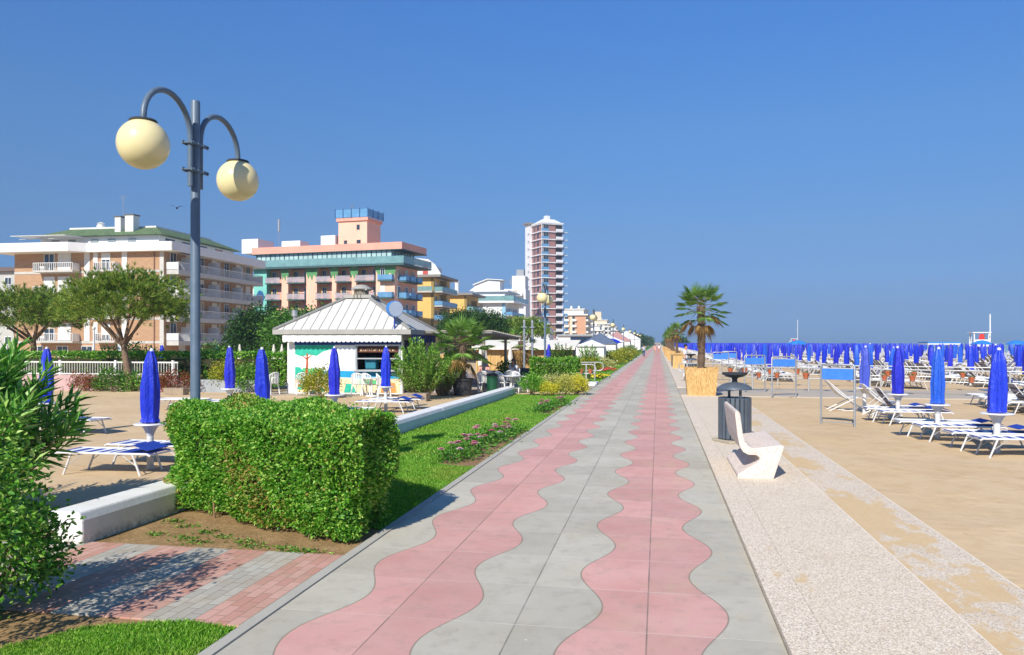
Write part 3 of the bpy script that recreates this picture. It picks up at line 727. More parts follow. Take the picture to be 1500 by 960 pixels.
def umbrella_mesh_parts(t, ci, ang=0.0, seed=0, seg=28, tab=TABLE):
    rnd = random.Random(seed); lean = rnd.uniform(-.035,.035); ph = rnd.uniform(0,6); nf = rnd.choice((6,7,8))
    prof = [(.118,.775),(.135,.80),(.122,.86),(.128,1.0),(.135,1.2),(.13,1.4),(.115,1.6),(.095,1.78),(.072,1.9),(.052,1.96),(.048,1.985)]
    prof = [(r*rnd.uniform(.94,1.07)*1.02, z) for r, z in prof]
    can = MB().lathe(prof, seg, fold=.13, nf=nf, ph=ph, bend=lambda z: (lean*(z-.8), lean*.6*(z-.8)*math.sin(ph))).build('canopy', BLUE[ci], t, True)
    MB().lathe([(.02,1.97),(.034,1.985),(.03,2.02),(.012,2.035)], 10, bend=lambda z: (lean*1.2, 0)).build('finial', ALU, can, True)
    MB().lathe([(.055,-.06),(.055,.58),(.03,.585),(.03,.76)], 14).build('pole', ALU, t, True)
    tb = MB().lathe([(.05,.735),(.25,.74),(.262,.752),(.255,.768),(.05,.768)], 28).build('table', tab, t, True)
    MB().lathe([(.058,.56),(.068,.60),(.105,.68),(.15,.738)], 22).build('funnel', FUN, tb, True)
def umbrella(label, ci, seed, group, tab=TABLE):
    t = thing('beach_umbrella', label, 'beach umbrella', group=group); umbrella_mesh_parts(t, ci, seed=seed, tab=tab); return t
UL, UR = 'closed umbrellas on the sand left of the promenade', 'closed umbrellas on the beach right of the promenade'
protoU = []
left = [(-8.43,11.84,0,'closed blue umbrella directly left of the nearest street lamp pole'),
        (-8.23,15.3,0,'closed blue umbrella just right of the nearest street lamp pole, above the big hedge'),
        (-12.51,21.28,2,'smaller closed blue umbrella just right of the nearest lamp pole, farther back'),
        (-13.63,15.44,0,'closed blue umbrella half hidden behind the long leaved oleander'),
        (-8.34,19.27,2,'closed blue umbrella before the painted wall of the kiosk, left of its serving window'),
        (-8.33,23.17,0,'closed blue umbrella before the right end of the kiosk serving window')]
for i, (x, y, c, l) in enumerate(left):
    t = umbrella(l, c, i, UL); t.location = (x, y, -.03); t.rotation_euler = (0,0,i*1.3); protoU.append(t)
for i, (x, y, l) in enumerate([(-25.58,36.87,'closed blue umbrella behind the white fence, seen just right of the pine trunk'), (-26.99,44.42,'far closed blue umbrella behind the hedge row before the brick hotel'),
                               (-20.5,33.2,'closed blue umbrella behind the fence at the foot of the brick hotel corner')]):
    if i < 2: dup(protoU[i], (x, y, -.03), i, l, UL)
right = [(6.44,16.57,1,'nearest closed umbrella on the right, shiny blue wrap, at the right edge'),
         (6.08,18.72,3,'second closed umbrella from the right edge in the front column, lighter blue'),
         (6.26,22.27,2,'third closed umbrella of the front column, dark violet blue'),
         (6.12,25.13,4,'fourth closed umbrella of the front column, beside the blue sign frame')]
for i, (x, y, c, l) in enumerate(right):
    t = umbrella(l, c, 20+i, UR); t.location = (x, y, -.03); t.rotation_euler = (0,0,i*2.1); protoU.append(t)
    if i == 0: t.scale = (1.12,1.12,1)
YEL = umbrella('closed blue umbrella with a yellow table in the second beach block', 2, 41, UR, YTAB); YEL.location = (15.4,36.7,-.03)

# ------------------------------------------------------------------ loungers
def stripe_mat(name, a, b, n, w):
    s = SH(name); X, Y, Z = s.xyz(); f = s.math('FRACT', s.math('MULTIPLY', X, n)); m = s.ramp(s.math('PINGPONG', s.math('SUBTRACT', f, .5), .5), w, w+.03)
    c = s.mix(m, lin(a), lin(b)); c = s.mix(s.ramp(s.noise(8, 4, .6), .4, .8, 0, .2), c, lin('#8a8f9c')); s.out(c, .7, 0, .3); s.bump(s.noise(220, 2), .2, .003); return s.m
FAB_S = stripe_mat('striped_canvas', '#e6e6e2', '#1d3f9c', 4.2, .22); FAB_B = M('blue_canvas', '#1e43a6', .65, .15, 5, bump=.2, bscale=150); FAB_G = stripe_mat('shaded_grey_canvas', '#54525c', '#9a96a0', 9, .2)  # the grey stripes carry the shade of raised backs seen from behind
FAB_W = M('white_canvas', '#dcdcd8', .65, .08, 5)
def lounger(label, fab, raised=0.0, group='', fold=False):
    """Length along +X, foot at x=0, head at x=1.85; deck 0.36 m up."""
    t = thing('sun_lounger', label, 'sun lounger', group=group); t.scale = (.9,1,.96)
    h = .36; hx = 1.18
    for y in (-.30, .30):
        MB().tube([(-.03,y,h-.03),(.02,y,h),(hx,y,h),(1.78,y,h),(1.84,y,h-.03)], .019, 8).build('side_rail', ALU, t, True)
    b = MB().tube([(-.02,-.30,h-.02),(-.02,.30,h-.02)], .016, 6).tube([(1.83,-.30,h-.02),(1.83,.30,h-.02)], .016, 6)
    for x in (.42, 1.2): b.tube([(x,-.30,h-.03),(x,.30,h-.03)], .013, 6)
    b.build('cross_bars', ALUD, t, True)
    for x0, x1 in ((.30,.14),(1.50,1.66)):
        for y in (-.30, .30):
            MB().tube([(x0,y,h-.01),(x1,y,-.03)], .019, 8).build('leg', ALU, t, True)
    b = MB()
    for y in (-.29, .29):
        b.tube([(.52,y,h-.02),(.24,y,.16)], .008, 5).tube([(1.28,y,h-.02),(1.56,y,.16)], .008, 5)
    b.build('braces', ALUD, t)
    def deck(pts, name, mat, par):
        b = MB(); n = len(pts)
        for i in range(n-1):
            (x0,z0),(x1,z1) = pts[i], pts[i+1]
            b.raw([(x0,-.285,z0),(x1,-.285,z1),(x1,.285,z1),(x0,.285,z0),(x0,-.285,z0-.008),(x1,-.285,z1-.008),(x1,.285,z1-.008),(x0,.285,z0-.008)], [(0,1,2,3),(7,6,5,4),(0,4,5,1),(2,6,7,3),(1,5,6,2),(3,7,4,0)])
        return b.build(name, mat, par, False)
    deck([(0,h+.012),(.25,h-.002),(.6,h-.012),(.9,h-.008),(hx-.02,h+.012)], 'seat_canvas', fab, t)
    if raised:
        c, s = math.cos(raised), math.sin(raised)
        bk = deck([(hx+u*c-v*s, h+.02+u*s+v*c) for u, v in ((0,0),(.2,-.02),(.42,-.025),(.66,0))], 'backrest_canvas', fab, t)
        b = MB()
        for y in (-.28,.28): b.tube([(hx,y,h+.01),(hx+.68*c,y,h+.01+.68*s)], .015, 6)
        b.tube([(hx+.68*c,-.28,h+.01+.68*s),(hx+.68*c,.28,h+.01+.68*s)], .015, 6).tube([(hx+.4*c,-.27,h+.4*s),(hx+.66,-.27,h)], .009, 5).tube([(hx+.4*c,.27,h+.4*s),(hx+.66,.27,h)], .009, 5)
        b.build('back_frame', ALU, bk, True)
    else:
        deck([(hx+.02,h+.014),(1.45,h),(1.7,h+.004),(1.82,h+.016)], 'backrest_canvas', FAB_B if fab is FAB_S else fab, t)
    if fold:
        deck([(1.30,h+.10),(1.5,h+.15),(1.78,h+.06)], 'sunshade', FAB_B, t)
    return t
LL, LR = 'flat sun loungers on the sand left of the promenade', 'sun loungers on the beach right of the promenade'
L1 = lounger('blue and white lounger beside the umbrella left of the lamp pole, near one', FAB_S, 0, LL, True)
L2 = lounger('white canvas lounger', FAB_W, 0, LL); L3 = lounger('grey lounger with raised backrest', FAB_G, math.radians(52), LR); L4 = lounger('grey lounger with steep raised back', FAB_G, math.radians(38), LR)
L1.location = (-9.62, 11.4, -.03); L1.rotation_euler = (0,0,.04)
dup(L1, (-9.5,12.45,-.03), -.03, 'blue and white lounger beside the umbrella left of the lamp pole, far one')
ll = [(-12.75,16.1,PI-.1,L1,'blue and white lounger poking out from behind the oleander leaves'), (-9.9,14.75,.05,L1,'striped lounger with its foot end just left of the umbrella before the hedge'),
      (-9.6,15.95,.0,L2,'pale lounger between hedge and far umbrella, behind the nearest lamp pole'), (-9.3,18.75,.08,L1,'blue and white lounger under the umbrella before the kiosk mural, near one'),
      (-9.2,19.9,.05,L2,'white lounger under the umbrella before the kiosk mural, far one'), (-9.0,22.6,.08,L1,'blue and white lounger under the umbrella at the serving window, near one'),
      (-9.0,23.8,.05,L1,'blue and white lounger under the umbrella at the serving window, far one'), (-13.9,20.7,.05,L2,'white lounger below the smaller umbrella right of the lamp pole, near one'),
      (-13.7,21.9,.02,L1,'blue lounger below the smaller umbrella right of the lamp pole, far one'), (-15.6,22.3,.06,L2,'white lounger far left of the lamp pole beside another lounger'), (-7.75,16.2,.3,L1,'striped lounger whose foot end shows above the hedge near the kerb wall')]
used2 = False
for x, y, r, p, l in ll:
    if p is L2 and not used2: used2 = True; c = L2; c.location = (x,y,-.03); c.rotation_euler = (0,0,r); c['label'] = l
    else: c = dup(p, (x,y,-.03), r, l, LL)
for i, (x, y) in enumerate([(6.44,16.57),(6.08,18.72),(6.26,22.27),(6.12,25.13)]):
    n = ('nearest umbrella on the right','second umbrella of the front column','third umbrella of the front column','fourth umbrella of the front column')[i]
    if i < 3:
        dup(L1, (x-.55,y-.45,-.03), .01, 'blue and white lounger in front of the '+n, LR); dup(L1 if i != 1 else L2, (x-.7,y+.5,-.03), -.02, 'striped lounger behind the '+n if i != 1 else 'pale lounger behind the '+n, LR)
L3.location = (7.45, 23.35, -.03); L3.rotation_euler = (0,0,PI); L3['label'] = 'grey lounger with raised backrest beside the third umbrella of the front column'
def deckchair(label, group):
    t = thing('deck_chair', label, 'deck chair', group=group)
    for y in (-.27,.27):
        MB().tube([(0,y,.02),(1.05,y,.92)], .017, 6).build('long_rail', ALU, t); MB().tube([(1.0,y,-.03),(.15,y,.42)], .017, 6).build('cross_rail', ALU, t); MB().tube([(0,y,.02),(.62,y,-.02)], .015, 6).build('foot_rail', ALU, t)
    b = MB()
    for x, z in ((1.05,.92),(.15,.42),(1.0,-.02),(0,.03)): b.tube([(x,-.27,z),(x,.27,z)], .014, 6)
    b.build('cross_bars', ALU, t)
    b = MB(); q = [(1.04,.90),(.72,.50),(.48,.36),(.17,.43)]
    for i in range(3):
        (x0,z0),(x1,z1) = q[i], q[i+1]; b.face((x0,-.25,z0),(x1,-.25,z1),(x1,.25,z1),(x0,.25,z0)); b.face((x0,-.25,z0-.006),(x0,.25,z0-.006),(x1,.25,z1-.006),(x1,-.25,z1-.006))
    b.build('canvas', FAB_W, t, fix=False); return t
DC = deckchair('white folding deck chair right behind the nearest blue sign frame', 'folding deck chairs'); DC.location = (6.3,26.3,-.03); DC.rotation_euler = (0,0,PI)
dup(DC, (6.9,24.4,-.03), PI, 'white folding deck chair beside the fourth umbrella of the front column')

# the beach blocks: columns 4.6 m apart, rows 2.9 m
S_, C_ = math.sin(math.atan(214/1144)), math.cos(math.atan(214/1144))
def px_of(x, y): return 750 + 1144*(x*C_+y*S_)/(-x*S_+y*C_)
grid = []
for i in range(12):
    for j in range(0, 150):
        x = 6.2+4.6*i; y = 25.2+2.9*j
        if i == 0 and y < 44 or (30 < y < 38.4 and x < 14): continue
        if y > 210 or not 960 < px_of(x, y) < 1530: continue
        if 37.3 < y < 39.2 and x > 14: continue
        grid.append((x, y))
grid.sort(key=lambda p: p[0]**2+p[1]**2)
for (x, y) in [(-6,-6)]: pass
seq = random.Random(5)
light = []
for ci in range(5):                                  # distant umbrellas: one canopy with a pole and table
    t = thing('beach_umbrella', 'closed blue umbrella', 'beach umbrella', group=UR)
    rnd = random.Random(ci+70); prof = [(.125,.78),(.14,.81),(.13,1.0),(.14,1.3),(.12,1.6),(.08,1.86),(.045,1.99)]
    MB().lathe(prof, 12, fold=.12, nf=4, ph=ci).build('canopy', BLUE[ci], t, True)
    b = MB().lathe([(.05,-.05),(.05,.6),(.14,.74),(.26,.75),(.25,.77),(.03,.78)], 10).build('table', TABLE, t, True); light.append(t)
fl = []                                              # distant loungers
for kind in range(3):
    t = thing('sun_lounger', 'far sun lounger', 'sun lounger', group=LR); b = MB(); h = .36
    for y in (-.3,.3):
        b.tube([(0,y,h),(1.82,y,h)], .02, 4)
        for x0, x1 in ((.3,.12),(1.5,1.68)): b.tube([(x0,y,h),(x1,y,-.03)], .02, 4)
    if kind == 2: b.tube([(1.15,-.28,h),(1.6,-.28,.9)], .018, 4).tube([(1.15,.28,h),(1.6,.28,.9)], .018, 4)
    b.build('frame', ALU, t)
    b = MB(); z = h+.01
    pts = [(0,z),(.6,z-.015),(1.15,z)] + ([(1.42,.66),(1.62,.92)] if kind == 2 else [(1.5,z-.01),(1.8,z+.01)])
    for i in range(len(pts)-1): (x0,z0),(x1,z1) = pts[i], pts[i+1]; b.obox(((x0+x1)/2,0,(z0+z1)/2), (math.hypot(x1-x0,z1-z0),.56,.012), 0, 0, -math.atan2(z1-z0,x1-x0))
    b.build('canvas', (FAB_S, FAB_W, FAB_G)[kind], t); fl.append(t)
nU = nL = 0; restU, restL = [], []; firstU, firstL = set(), set()
def zone(x, y):
    if y < 60: return 'middle beach block beyond the railing'
    return 'dense far rows of the beach'
for (x, y) in grid:
    x += seq.uniform(-.12,.12); y += seq.uniform(-.12,.12); ci = seq.choice((0,0,1,2,2,3,0,4))
    if nU < 285 and y < 175:
        lab = 'closed blue umbrella in the '+zone(x,y); g = UR if y < 60 else 'closed umbrellas in the far beach rows'
        if y < 44: c = dup(protoU[6+seq.randrange(4)], (x,y,-.03), seq.uniform(0,6), lab, UR)
        elif ci not in firstU: firstU.add(ci); c = light[ci]; c.location = (x,y,-.03); c['label'] = lab; c['group'] = g
        else: c = dup(light[ci], (x,y,-.03), seq.uniform(0,6), lab, g, (1,1,seq.uniform(.97,1.03)))
        nU += 1; c.rotation_euler = (seq.uniform(-.03,.03), seq.uniform(-.03,.03), c.rotation_euler[2]); c.scale = (seq.uniform(.92,1.1),)*2+(seq.uniform(.95,1.04),)
    else: restU.append((x, y, ci))
    for dy in ((-.5, .5) if y > 62 else (-1.15, -.5, .5, 1.15)):
        k = seq.choice((0,1,1,2,2,2)); rz = PI if seq.random() < .6 else 0
        lx = x+(1.25 if rz else -.6)
        if nL < 285 and y < 105:
            g = LR if y < 60 else 'loungers in the far beach rows'
            lab = ('striped', 'white', 'grey raised back')[k]+' sun lounger in the '+zone(x,y)
            if y < 42:
                src = (L1, L2, L3)[k]; c = dup(src, (lx,y+dy,-.03), rz, lab, LR)
            elif k not in firstL: firstL.add(k); c = fl[k]; c.location = (lx,y+dy,-.03); c.rotation_euler = (0,0,rz); c['label'] = lab; c['group'] = g
            else: c = dup(fl[k], (lx,y+dy,-.03), rz+seq.uniform(-.1,.1), lab, g)
            nL += 1
        else: restL.append((lx, y+dy, rz))
# beyond the nearest three hundred the rows read as one mass
for j in range(90):
    for i in range(13):
        x, y = 6.2+4.6*i+seq.uniform(-.2,.2), 212+2.9*j
        if px_of(x, y) > 970: restU.append((x, y, seq.choice((0,1,2))))
b = MB()
for x, y, ci in restU: b.mat(ci % 3).lathe([(.13,.78),(.14,1.3),(.045,1.99)], 5, (x,y,-.03)); b.mat(3).lathe([(.05,0),(.05,.6),(.26,.75),(.03,.78)], 4, (x,y,-.03))
tag(b.build('distant_umbrellas', [BLUE[0],BLUE[1],BLUE[2],TABLE], fix=False), 'farthest closed blue umbrellas along the shore, too many to count', 'umbrellas', kind='stuff')
b = MB()
for x, y, r in restL:
    x0, x1 = (x-1.8, x) if r else (x, x+1.8)
    b.box(x0,y-.3,.31,x1,y+.3,.34); b.box(x0+.2,y-.28,-.03,x0+.24,y+.28,.30); b.box(x1-.24,y-.28,-.03,x1-.2,y+.28,.30)
    if seq.random() < .5: b.obox((x1-.3,y,.6),(.7,.56,.03),0,0,-.9)
tag(b.build('distant_loungers', ALU, fix=False), 'farthest pale sun loungers along the shore, too many to count', 'loungers', kind='stuff')
# one open umbrella and a striped gazebo among the closed ones
OPENB = M('turquoise_canvas', '#2d7fd0', .6, .1)
def open_umb(label, loc):
    t = thing('open_umbrella', label, 'beach umbrella', loc)
    b = MB(); n = 8
    for k, (r0,z0,r1,z1) in enumerate(((0,2.45,.7,2.32),(.7,2.32,1.35,1.98),(1.35,1.98,1.35,1.85))):
        for j in range(n):
            a, c = 2*PI*j/n, 2*PI*(j+1)/n; b.face((r0*math.cos(a),r0*math.sin(a),z0),(r1*math.cos(a),r1*math.sin(a),z1),(r1*math.cos(c),r1*math.sin(c),z1),(r0*math.cos(c),r0*math.sin(c),z0))
    b.build('canopy', OPENB, t, fix=False); MB().tube([(0,0,-.03),(0,0,2.45)], .03, 8).build('pole', ALU, t); return t
open_umb('single opened turquoise umbrella standing among the closed blue ones', (19.2,115,-.03))
open_umb('opened turquoise umbrella below the lifeguard tower', (44,118,-.03)); open_umb('opened turquoise umbrella at the right edge before the sea', (47.5,116,-.03))
t = thing('beach_gazebo', 'white beach gazebo with blue flat canopy among the far umbrellas', 'gazebo', (30,92,-.03)); MB().box(-1.6,-1.6,2.05,1.6,1.6,2.2).build('canopy', OPENB, t); MB().box(-1.62,-1.62,1.9,1.62,1.62,2.046).build('valance', ALU, t)
for x in (-1.5,1.5):
    for y in (-1.5,1.5): MB().box(x-.05,y-.05,0,x+.05,y+.05,1.9).build('post', ALU, t)
MAT = M('blue_walkway', '#5f7fae', .8, .15, 4); struct(MB().box(14.2,37.4,-.03,70,38.5,.0).build('blue_walkway', MAT))

# ------------------------------------------------------------------ lifeguard towers
REDP = M('red_panel', '#d8352b', .5, .1)
def guard_tower(label, loc, mast):
    t = thing('lifeguard_tower', label, 'lifeguard tower', loc)
    for x in (-1,1):
        for y in (-.8,.8): MB().box(x-.07,y-.07,0,x+.07,y+.07,3.55).build('post', WHITE, t)
    MB().box(-1.25,-1,1.5,1.25,1,1.62).build('deck', WHITE, t); MB().box(-1.0,-.93,1.62,1.0,-.87,2.55).build('panel', WHITE, t); MB().box(-1.3,-1.05,3.55,1.3,1.05,3.68).build('roof', WHITE, t)
    MB().extrude([(-.42,2.56),(.42,2.56),(.28,3.4),(-.28,3.4)], 'y', -.92, -.88).build('red_board', REDP, t)
    b = MB()
    for x in (-1.75,-1.45): b.tube([(x,-.9,0),(x+.1,-.8,3.0)], .04, 6)
    for k in range(7): b.tube([(-1.74,-.9,.3+.38*k),(-1.42,-.86,.3+.38*k)], .03, 5)
    b.build('ladder', WHITE, t); MB().tube([(1.5,0,0),(1.5,0,mast)], .09, 8).build('flag_mast', WHITE, t); return t
guard_tower('white lifeguard tower with red board and tall mast rising behind the umbrellas', (47.9,129.5,0), 6.4)
guard_tower('tiny far white lifeguard tower with mast, above the palm side of the beach', (52,320,0), 11)

# ------------------------------------------------------------------ sign frames and railings with flower pots
SIGNB = M('blue_sign', '#3f7fd8', .55, .14, 7); STEEL = M('galvanised_steel', '#a9aeb2', .4, .1, 8, metal=.5)
def sign_frame(label, loc, rz, w, h):
    t = thing('sign_frame', label, 'sign', loc, rz, 'blue sign boards in tubular frames')
    MB().tube([(-w/2,0,-.05),(-w/2,0,h-.04),(-w/2+.03,0,h),(w/2-.03,0,h),(w/2,0,h-.04),(w/2,0,-.05)], .026, 10).build('frame', STEEL, t, True)
    MB().box(-w/2+.035,-.012,h-.38,w/2-.035,.012,h-.10).build('board', SIGNB, t); MB().tube([(-w/2,0,.08),(w/2,0,.08)], .010, 6).build('foot_bar', STEEL, t); return t
sf = sign_frame('nearest blue sign board in a grey tubular frame on open sand', (4.52,21.2,-.03), -.6, .86, 1.56)
dup(sf, (4.75,31.4,0), .35, 'blue sign board frame at the edge of the beach path, beside the railing', scale=(1.15,1,1.0))
dup(sf, (4.0,34.2,0), .2, 'blue sign board frame left of another one, in front of the flower pots')
dup(sf, (3.4,44.5,0), .1, 'blue sign board frame behind the railing pots, farther back'); dup(sf, (4.2,48.5,0), -.1, 'farthest blue sign board frame, on sand beyond the railing')
RAILM = M('railing_steel', '#c3c3bf', .35, .1, 6, metal=.35); POT = M('terracotta', '#c26a45', .8, .18, 9, bump=.2)
POTLEAF = leafmat('potted_leaf', G_('#4a5f22','#6b7a35','#8a8a48','#7c5a35'), .25, .6)
def railing(label, p0, p1, npost, hoop0=True, hoop1=False, h=1.0, group='tubular railings with flower pots'):
    dx, dy = p1[0]-p0[0], p1[1]-p0[1]; ln = math.hypot(dx, dy)
    t = thing('railing', label, 'railing', (p0[0],p0[1],0), math.atan2(dy, dx), group)
    pts = [(0.25,0,h),(ln-.25,0,h)]; lo = .55
    arc0 = [(.25-.23*math.sin(a),0,(h+lo)/2+(h-lo)/2*math.cos(a)) for a in [PI*i/10 for i in range(11)]]
    arc1 = [(ln-.25+.23*math.sin(a),0,(h+lo)/2+(h-lo)/2*math.cos(a)) for a in [PI*i/10 for i in range(11)]]
    MB().tube((arc0[::-1] if hoop0 else [(.02,0,h)])+[(ln/2,0,h)]+(arc1 if hoop1 else [(ln,0,h)]), .03, 10).build('top_rail', RAILM, t, True)
    MB().tube([(.25,0,lo),(ln-.25,0,lo)], .026, 8).build('lower_rail', RAILM, t, True)
    for i in range(npost):
        x = .5+(ln-1)*i/(npost-1); MB().tube([(x,0,-.05),(x,0,h)], .038, 10).build('post', RAILM, t, True)
    return t
def pot_thing():
    t = thing('flower_pot', 'pot', 'flower pot', group='terracotta pots hung on the beach railings')
    MB().lathe([(.09,0),(.12,.16),(.15,.2),(.15,.24),(.13,.24),(.12,.2)], 14).build('pot', POT, t, True)
    n = 70; P = RNG.normal(size=(n,3))*[.07,.07,.03]+[0,0,.24]; leaf_object('plant', P, rdir(n,.6), .07, .03, POTLEAF, t); return t
PT = pot_thing(); first = True
def pots(p0, p1, n, label, grp, z=.56, off=-.12):
    global first
    dx, dy = p1[0]-p0[0], p1[1]-p0[1]; ln = math.hypot(dx, dy); nx, ny = -dy/ln, dx/ln
    for i in range(n):
        u = (i+.6)/(n+.2); u += random.uniform(-.02,.02); x = p0[0]+dx*u+nx*off; y = p0[1]+dy*u+ny*off
        if first: c = PT; first = False; c.location = (x,y,z); c['label'] = label; c['group'] = grp
        else: c = dup(PT, (x,y,z), random.uniform(0,6), label, grp, random.uniform(.8,1.0))
railing('long tubular railing with a rounded end on the far side of the beach path', (1.05,42.5), (15,37.0), 7); pots((1.05,42.5), (15,37.0), 14, 'terracotta pot with faded plant hanging on the far railing of the beach path', 'pots on the far railing')
railing('tubular railing with posts on the near side of the beach path', (3.7,36.6), (13.5,32.2), 5, False); pots((3.7,36.6), (13.5,32.2), 10, 'terracotta pot with faded plant hanging on the near railing of the beach path', 'pots on the near railing')
railing('rounded tubular railing beside the white steps, near side', (-6.2,38.9), (-3.05,39.3), 2, True, True); railing('rounded tubular railing beside the white steps, far side', (-5.8,43.0), (-2.95,43.4), 2, True, True)
pots((-5.0,38.9), (-3.05,39.3), 4, 'terracotta pot on the rounded railing left of the promenade', 'pots on the left railing')
tag(MB().box(-3.9,38.42,0,-2.98,39.8,.13).box(-3.6,37.9,0,-3.0,38.42,.07).build('step_block', WHITE, bevel=.01), 'white painted low step block beside the promenade below the rounded railing', 'steps')
# ------------------------------------------------------------------ low wall, fence and planting on the left
PINKW = M('pink_plaster', '#c3a3a0', .85, .15, 2, bump=.2); GREYW = M('grey_plaster', '#9da2a5', .85, .15, 2, bump=.2)
t = thing('garden_wall', 'low pinkish garden wall with white picket railing beyond the left sand', 'wall', (-46,30.7,0))
MB().box(0,-.1,-.1,25.5,.1,.66).build('wall', PINKW, t); MB().box(25.502,-.12,-.1,29.6,.12,.5).build('wall_end', GREYW, t)
b = MB()
for i in range(196): b.box(.1+i*.13, -.02, .74, .130+i*.13, .02, 1.2)
b.build('pickets', M('picket_paint', '#bcb9b0', .7, .15, 3), t); MB().box(0,-.03,1.2,25.5,.03,1.26).box(0,-.028,.68,25.5,.028,.735).build('rails', WHITE, t)
for i in range(10): MB().box(i*2.8,-.05,.661,i*2.8+.1,.05,1.32).build('post', WHITE, t)
hedge('hedge_row', 'long low trimmed hedge behind the white picket railing', [(-46,32.2),(-16.6,32.6),(-16.6,33.5),(-46,33.2)], 1.56, 300, (.12,.07), HEDGE, .1, .05, stems=False)
shrub('round_shrub', 'dark rounded shrub behind the railing left of the pine trunk', (-28.5,38,0), [((0,0,.9),(2.3,1.2,1.0),120,22)], (.17,.09), DARKTREE, spread=.2)
shrub('round_shrub', 'green rounded shrub behind the railing right of the pine trunk', (-22.8,37.2,0), [((0,0,.85),(1.1,1,1.0),70,22)], (.16,.09), MIDTREE, spread=.2)
shrub('low_shrub', 'bright green shrub at the foot of the garden wall, left of the pine trunk', (-23.3,30.1,-.03), [((0,0,.42),(.75,.45,.5),60,24)], (.10,.055), MIDTREE, spread=.12)
shrub('low_shrub', 'reddish shrub at the foot of the garden wall beside the bright green one', (-24.6,30.1,-.03), [((0,0,.32),(.7,.4,.38),50,22)], (.09,.05), REDLEAF, spread=.12)
shrub('low_shrub', 'green shrub with reddish tips between the bright green one and the pine trunk', (-22.3,30.2,-.03), [((0,0,.32),(.5,.4,.42),40,22)], (.09,.05), SHRUB, spread=.12)
shrub('low_shrub', 'red leaved shrub at the garden wall left of the nearest lamp pole', (-20.3,30.2,-.03), [((0,0,.40),(.95,.45,.45),80,24)], (.09,.05), REDLEAF, spread=.12)
shrub('wall_shrub', 'yellow green shrub behind the grey wall end left of an umbrella', (-18.3,30.95,-.03), [((0,0,.7),(.6,.45,.6),60,24)], (.10,.055), GOLDBUSH, spread=.13)
shrub('wall_shrub', 'dark green shrub between two umbrellas at the grey wall end', (-17.0,30.6,-.03), [((0,0,.55),(.9,.5,.6),80,24)], (.11,.06), SHRUB, spread=.13)
PLC = M('planter_concrete', '#a08f78', .9, .2, 5, bump=.3)
tag(MB().box(-.45,-.2,0,.45,.2,.28).build('planter_trough', PLC, loc=(-19.4,28.9,-.04), bevel=.015), 'empty concrete trough on the sand below the red leaved shrub', 'planter')
shrub('yellow_green_bush', 'yellow green flowering bush before the kiosk mural', (-12.75,28.1,-.03), [((0,0,.55),(.68,.62,.56),120,26)], (.085,.045), GOLDBUSH, spread=.12)
oleander('leafy_bush', 'large bright green bush at the right corner of the kiosk', (-8.75,28.1,-.03), 1.15, 2.35, 120, (.15,.045), leafmat('bush_leaf', G_('#3c6a1c','#528628','#6fa338','#8fbb4d','#a9c967'), .35, .42), dens=.8)
oleander('leafy_bush', 'lighter green bush behind the potted palm beside the kiosk', (-8.5,30.2,-.03), .9, 2.1, 70, (.14,.045), bpy.data.materials['bush_leaf'], dens=.8)
tag(MB().box(-.45,-.25,0,.45,.25,.3).build('planter_trough', PLC, loc=(-8.65,27.3,-.04), bevel=.015), 'pale concrete trough at the foot of the large green bush', 'planter')

# ------------------------------------------------------------------ pines
def pine(name, label, loc, base_lean, trunk_h, crown_c, crown_r, ntuft, L=.25, W=.021, mat=PINE, tr=.2, low=-.35, group=None, nb=8, per=18):
    t = thing(name, label, 'tree', loc, 0, group); b = MB(); cx, cy, cz = crown_c
    top = Vector((base_lean[0], base_lean[1], trunk_h)); pts = [Vector((0,0,-.1)), top*.3+Vector((.03,0,0)), top*.65, top]
    b.tube(pts, [tr*1.15, tr, tr*.85, tr*.75], 10)
    for i in range(nb):
        a = i*2.4; d = Vector((math.cos(a)*crown_r[0], math.sin(a)*crown_r[1], random.uniform(-.1,.75)*crown_r[2]))*random.uniform(.6,.9)
        e = Vector(crown_c)+d; m = top*.45+e*.55+Vector((0,0,-.12)); b.tube([top*random.uniform(.82,1), m, e], [tr*.45, tr*.28, tr*.08], 6)
    b.build('trunk', BARK, t, True)
    # tufts of needles on the crown's uneven outside
    nc = ntuft//12; cd = unit(RNG.normal(size=(nc*4,3))); cd = cd[cd[:,2] > low][:nc]
    rr = RNG.uniform(.55,1.08,(len(cd),1)); cc = cd*np.array(crown_r)*rr
    P = np.repeat(cc, 12, 0)+RNG.normal(size=(len(cc)*12,3))*np.array(crown_r)*.10
    TD = unit(P/np.array(crown_r))*.8+RNG.normal(size=P.shape)*.35; TD[:,2] += .5
    P = np.repeat(P, per, 0); D = np.repeat(TD, per, 0)+RNG.normal(size=P.shape)*.42
    leaf_object('crown', P+np.array(crown_c), D, L*RNG.uniform(.7,1.3,len(P)), W, mat, t, fold=.1, droop=.05); return t
pine('pine_tree', 'flat topped pine with a leaning bare trunk in front of the brick hotel', (-22.5,30.2,-.03), (-.7,.5), 2.3, (-.75,.6,3.85), (2.75,2.2,1.3), 2700, tr=.16, low=-.5)
pine('pine_tree', 'broad pine partly cut off at the left edge of the photo', (-33.3,37,0), (-.5,.4), 2.3, (-.9,0,3.65), (3.3,2.6,1.3), 2700, L=.27, W=.024, tr=.18, low=-.5)
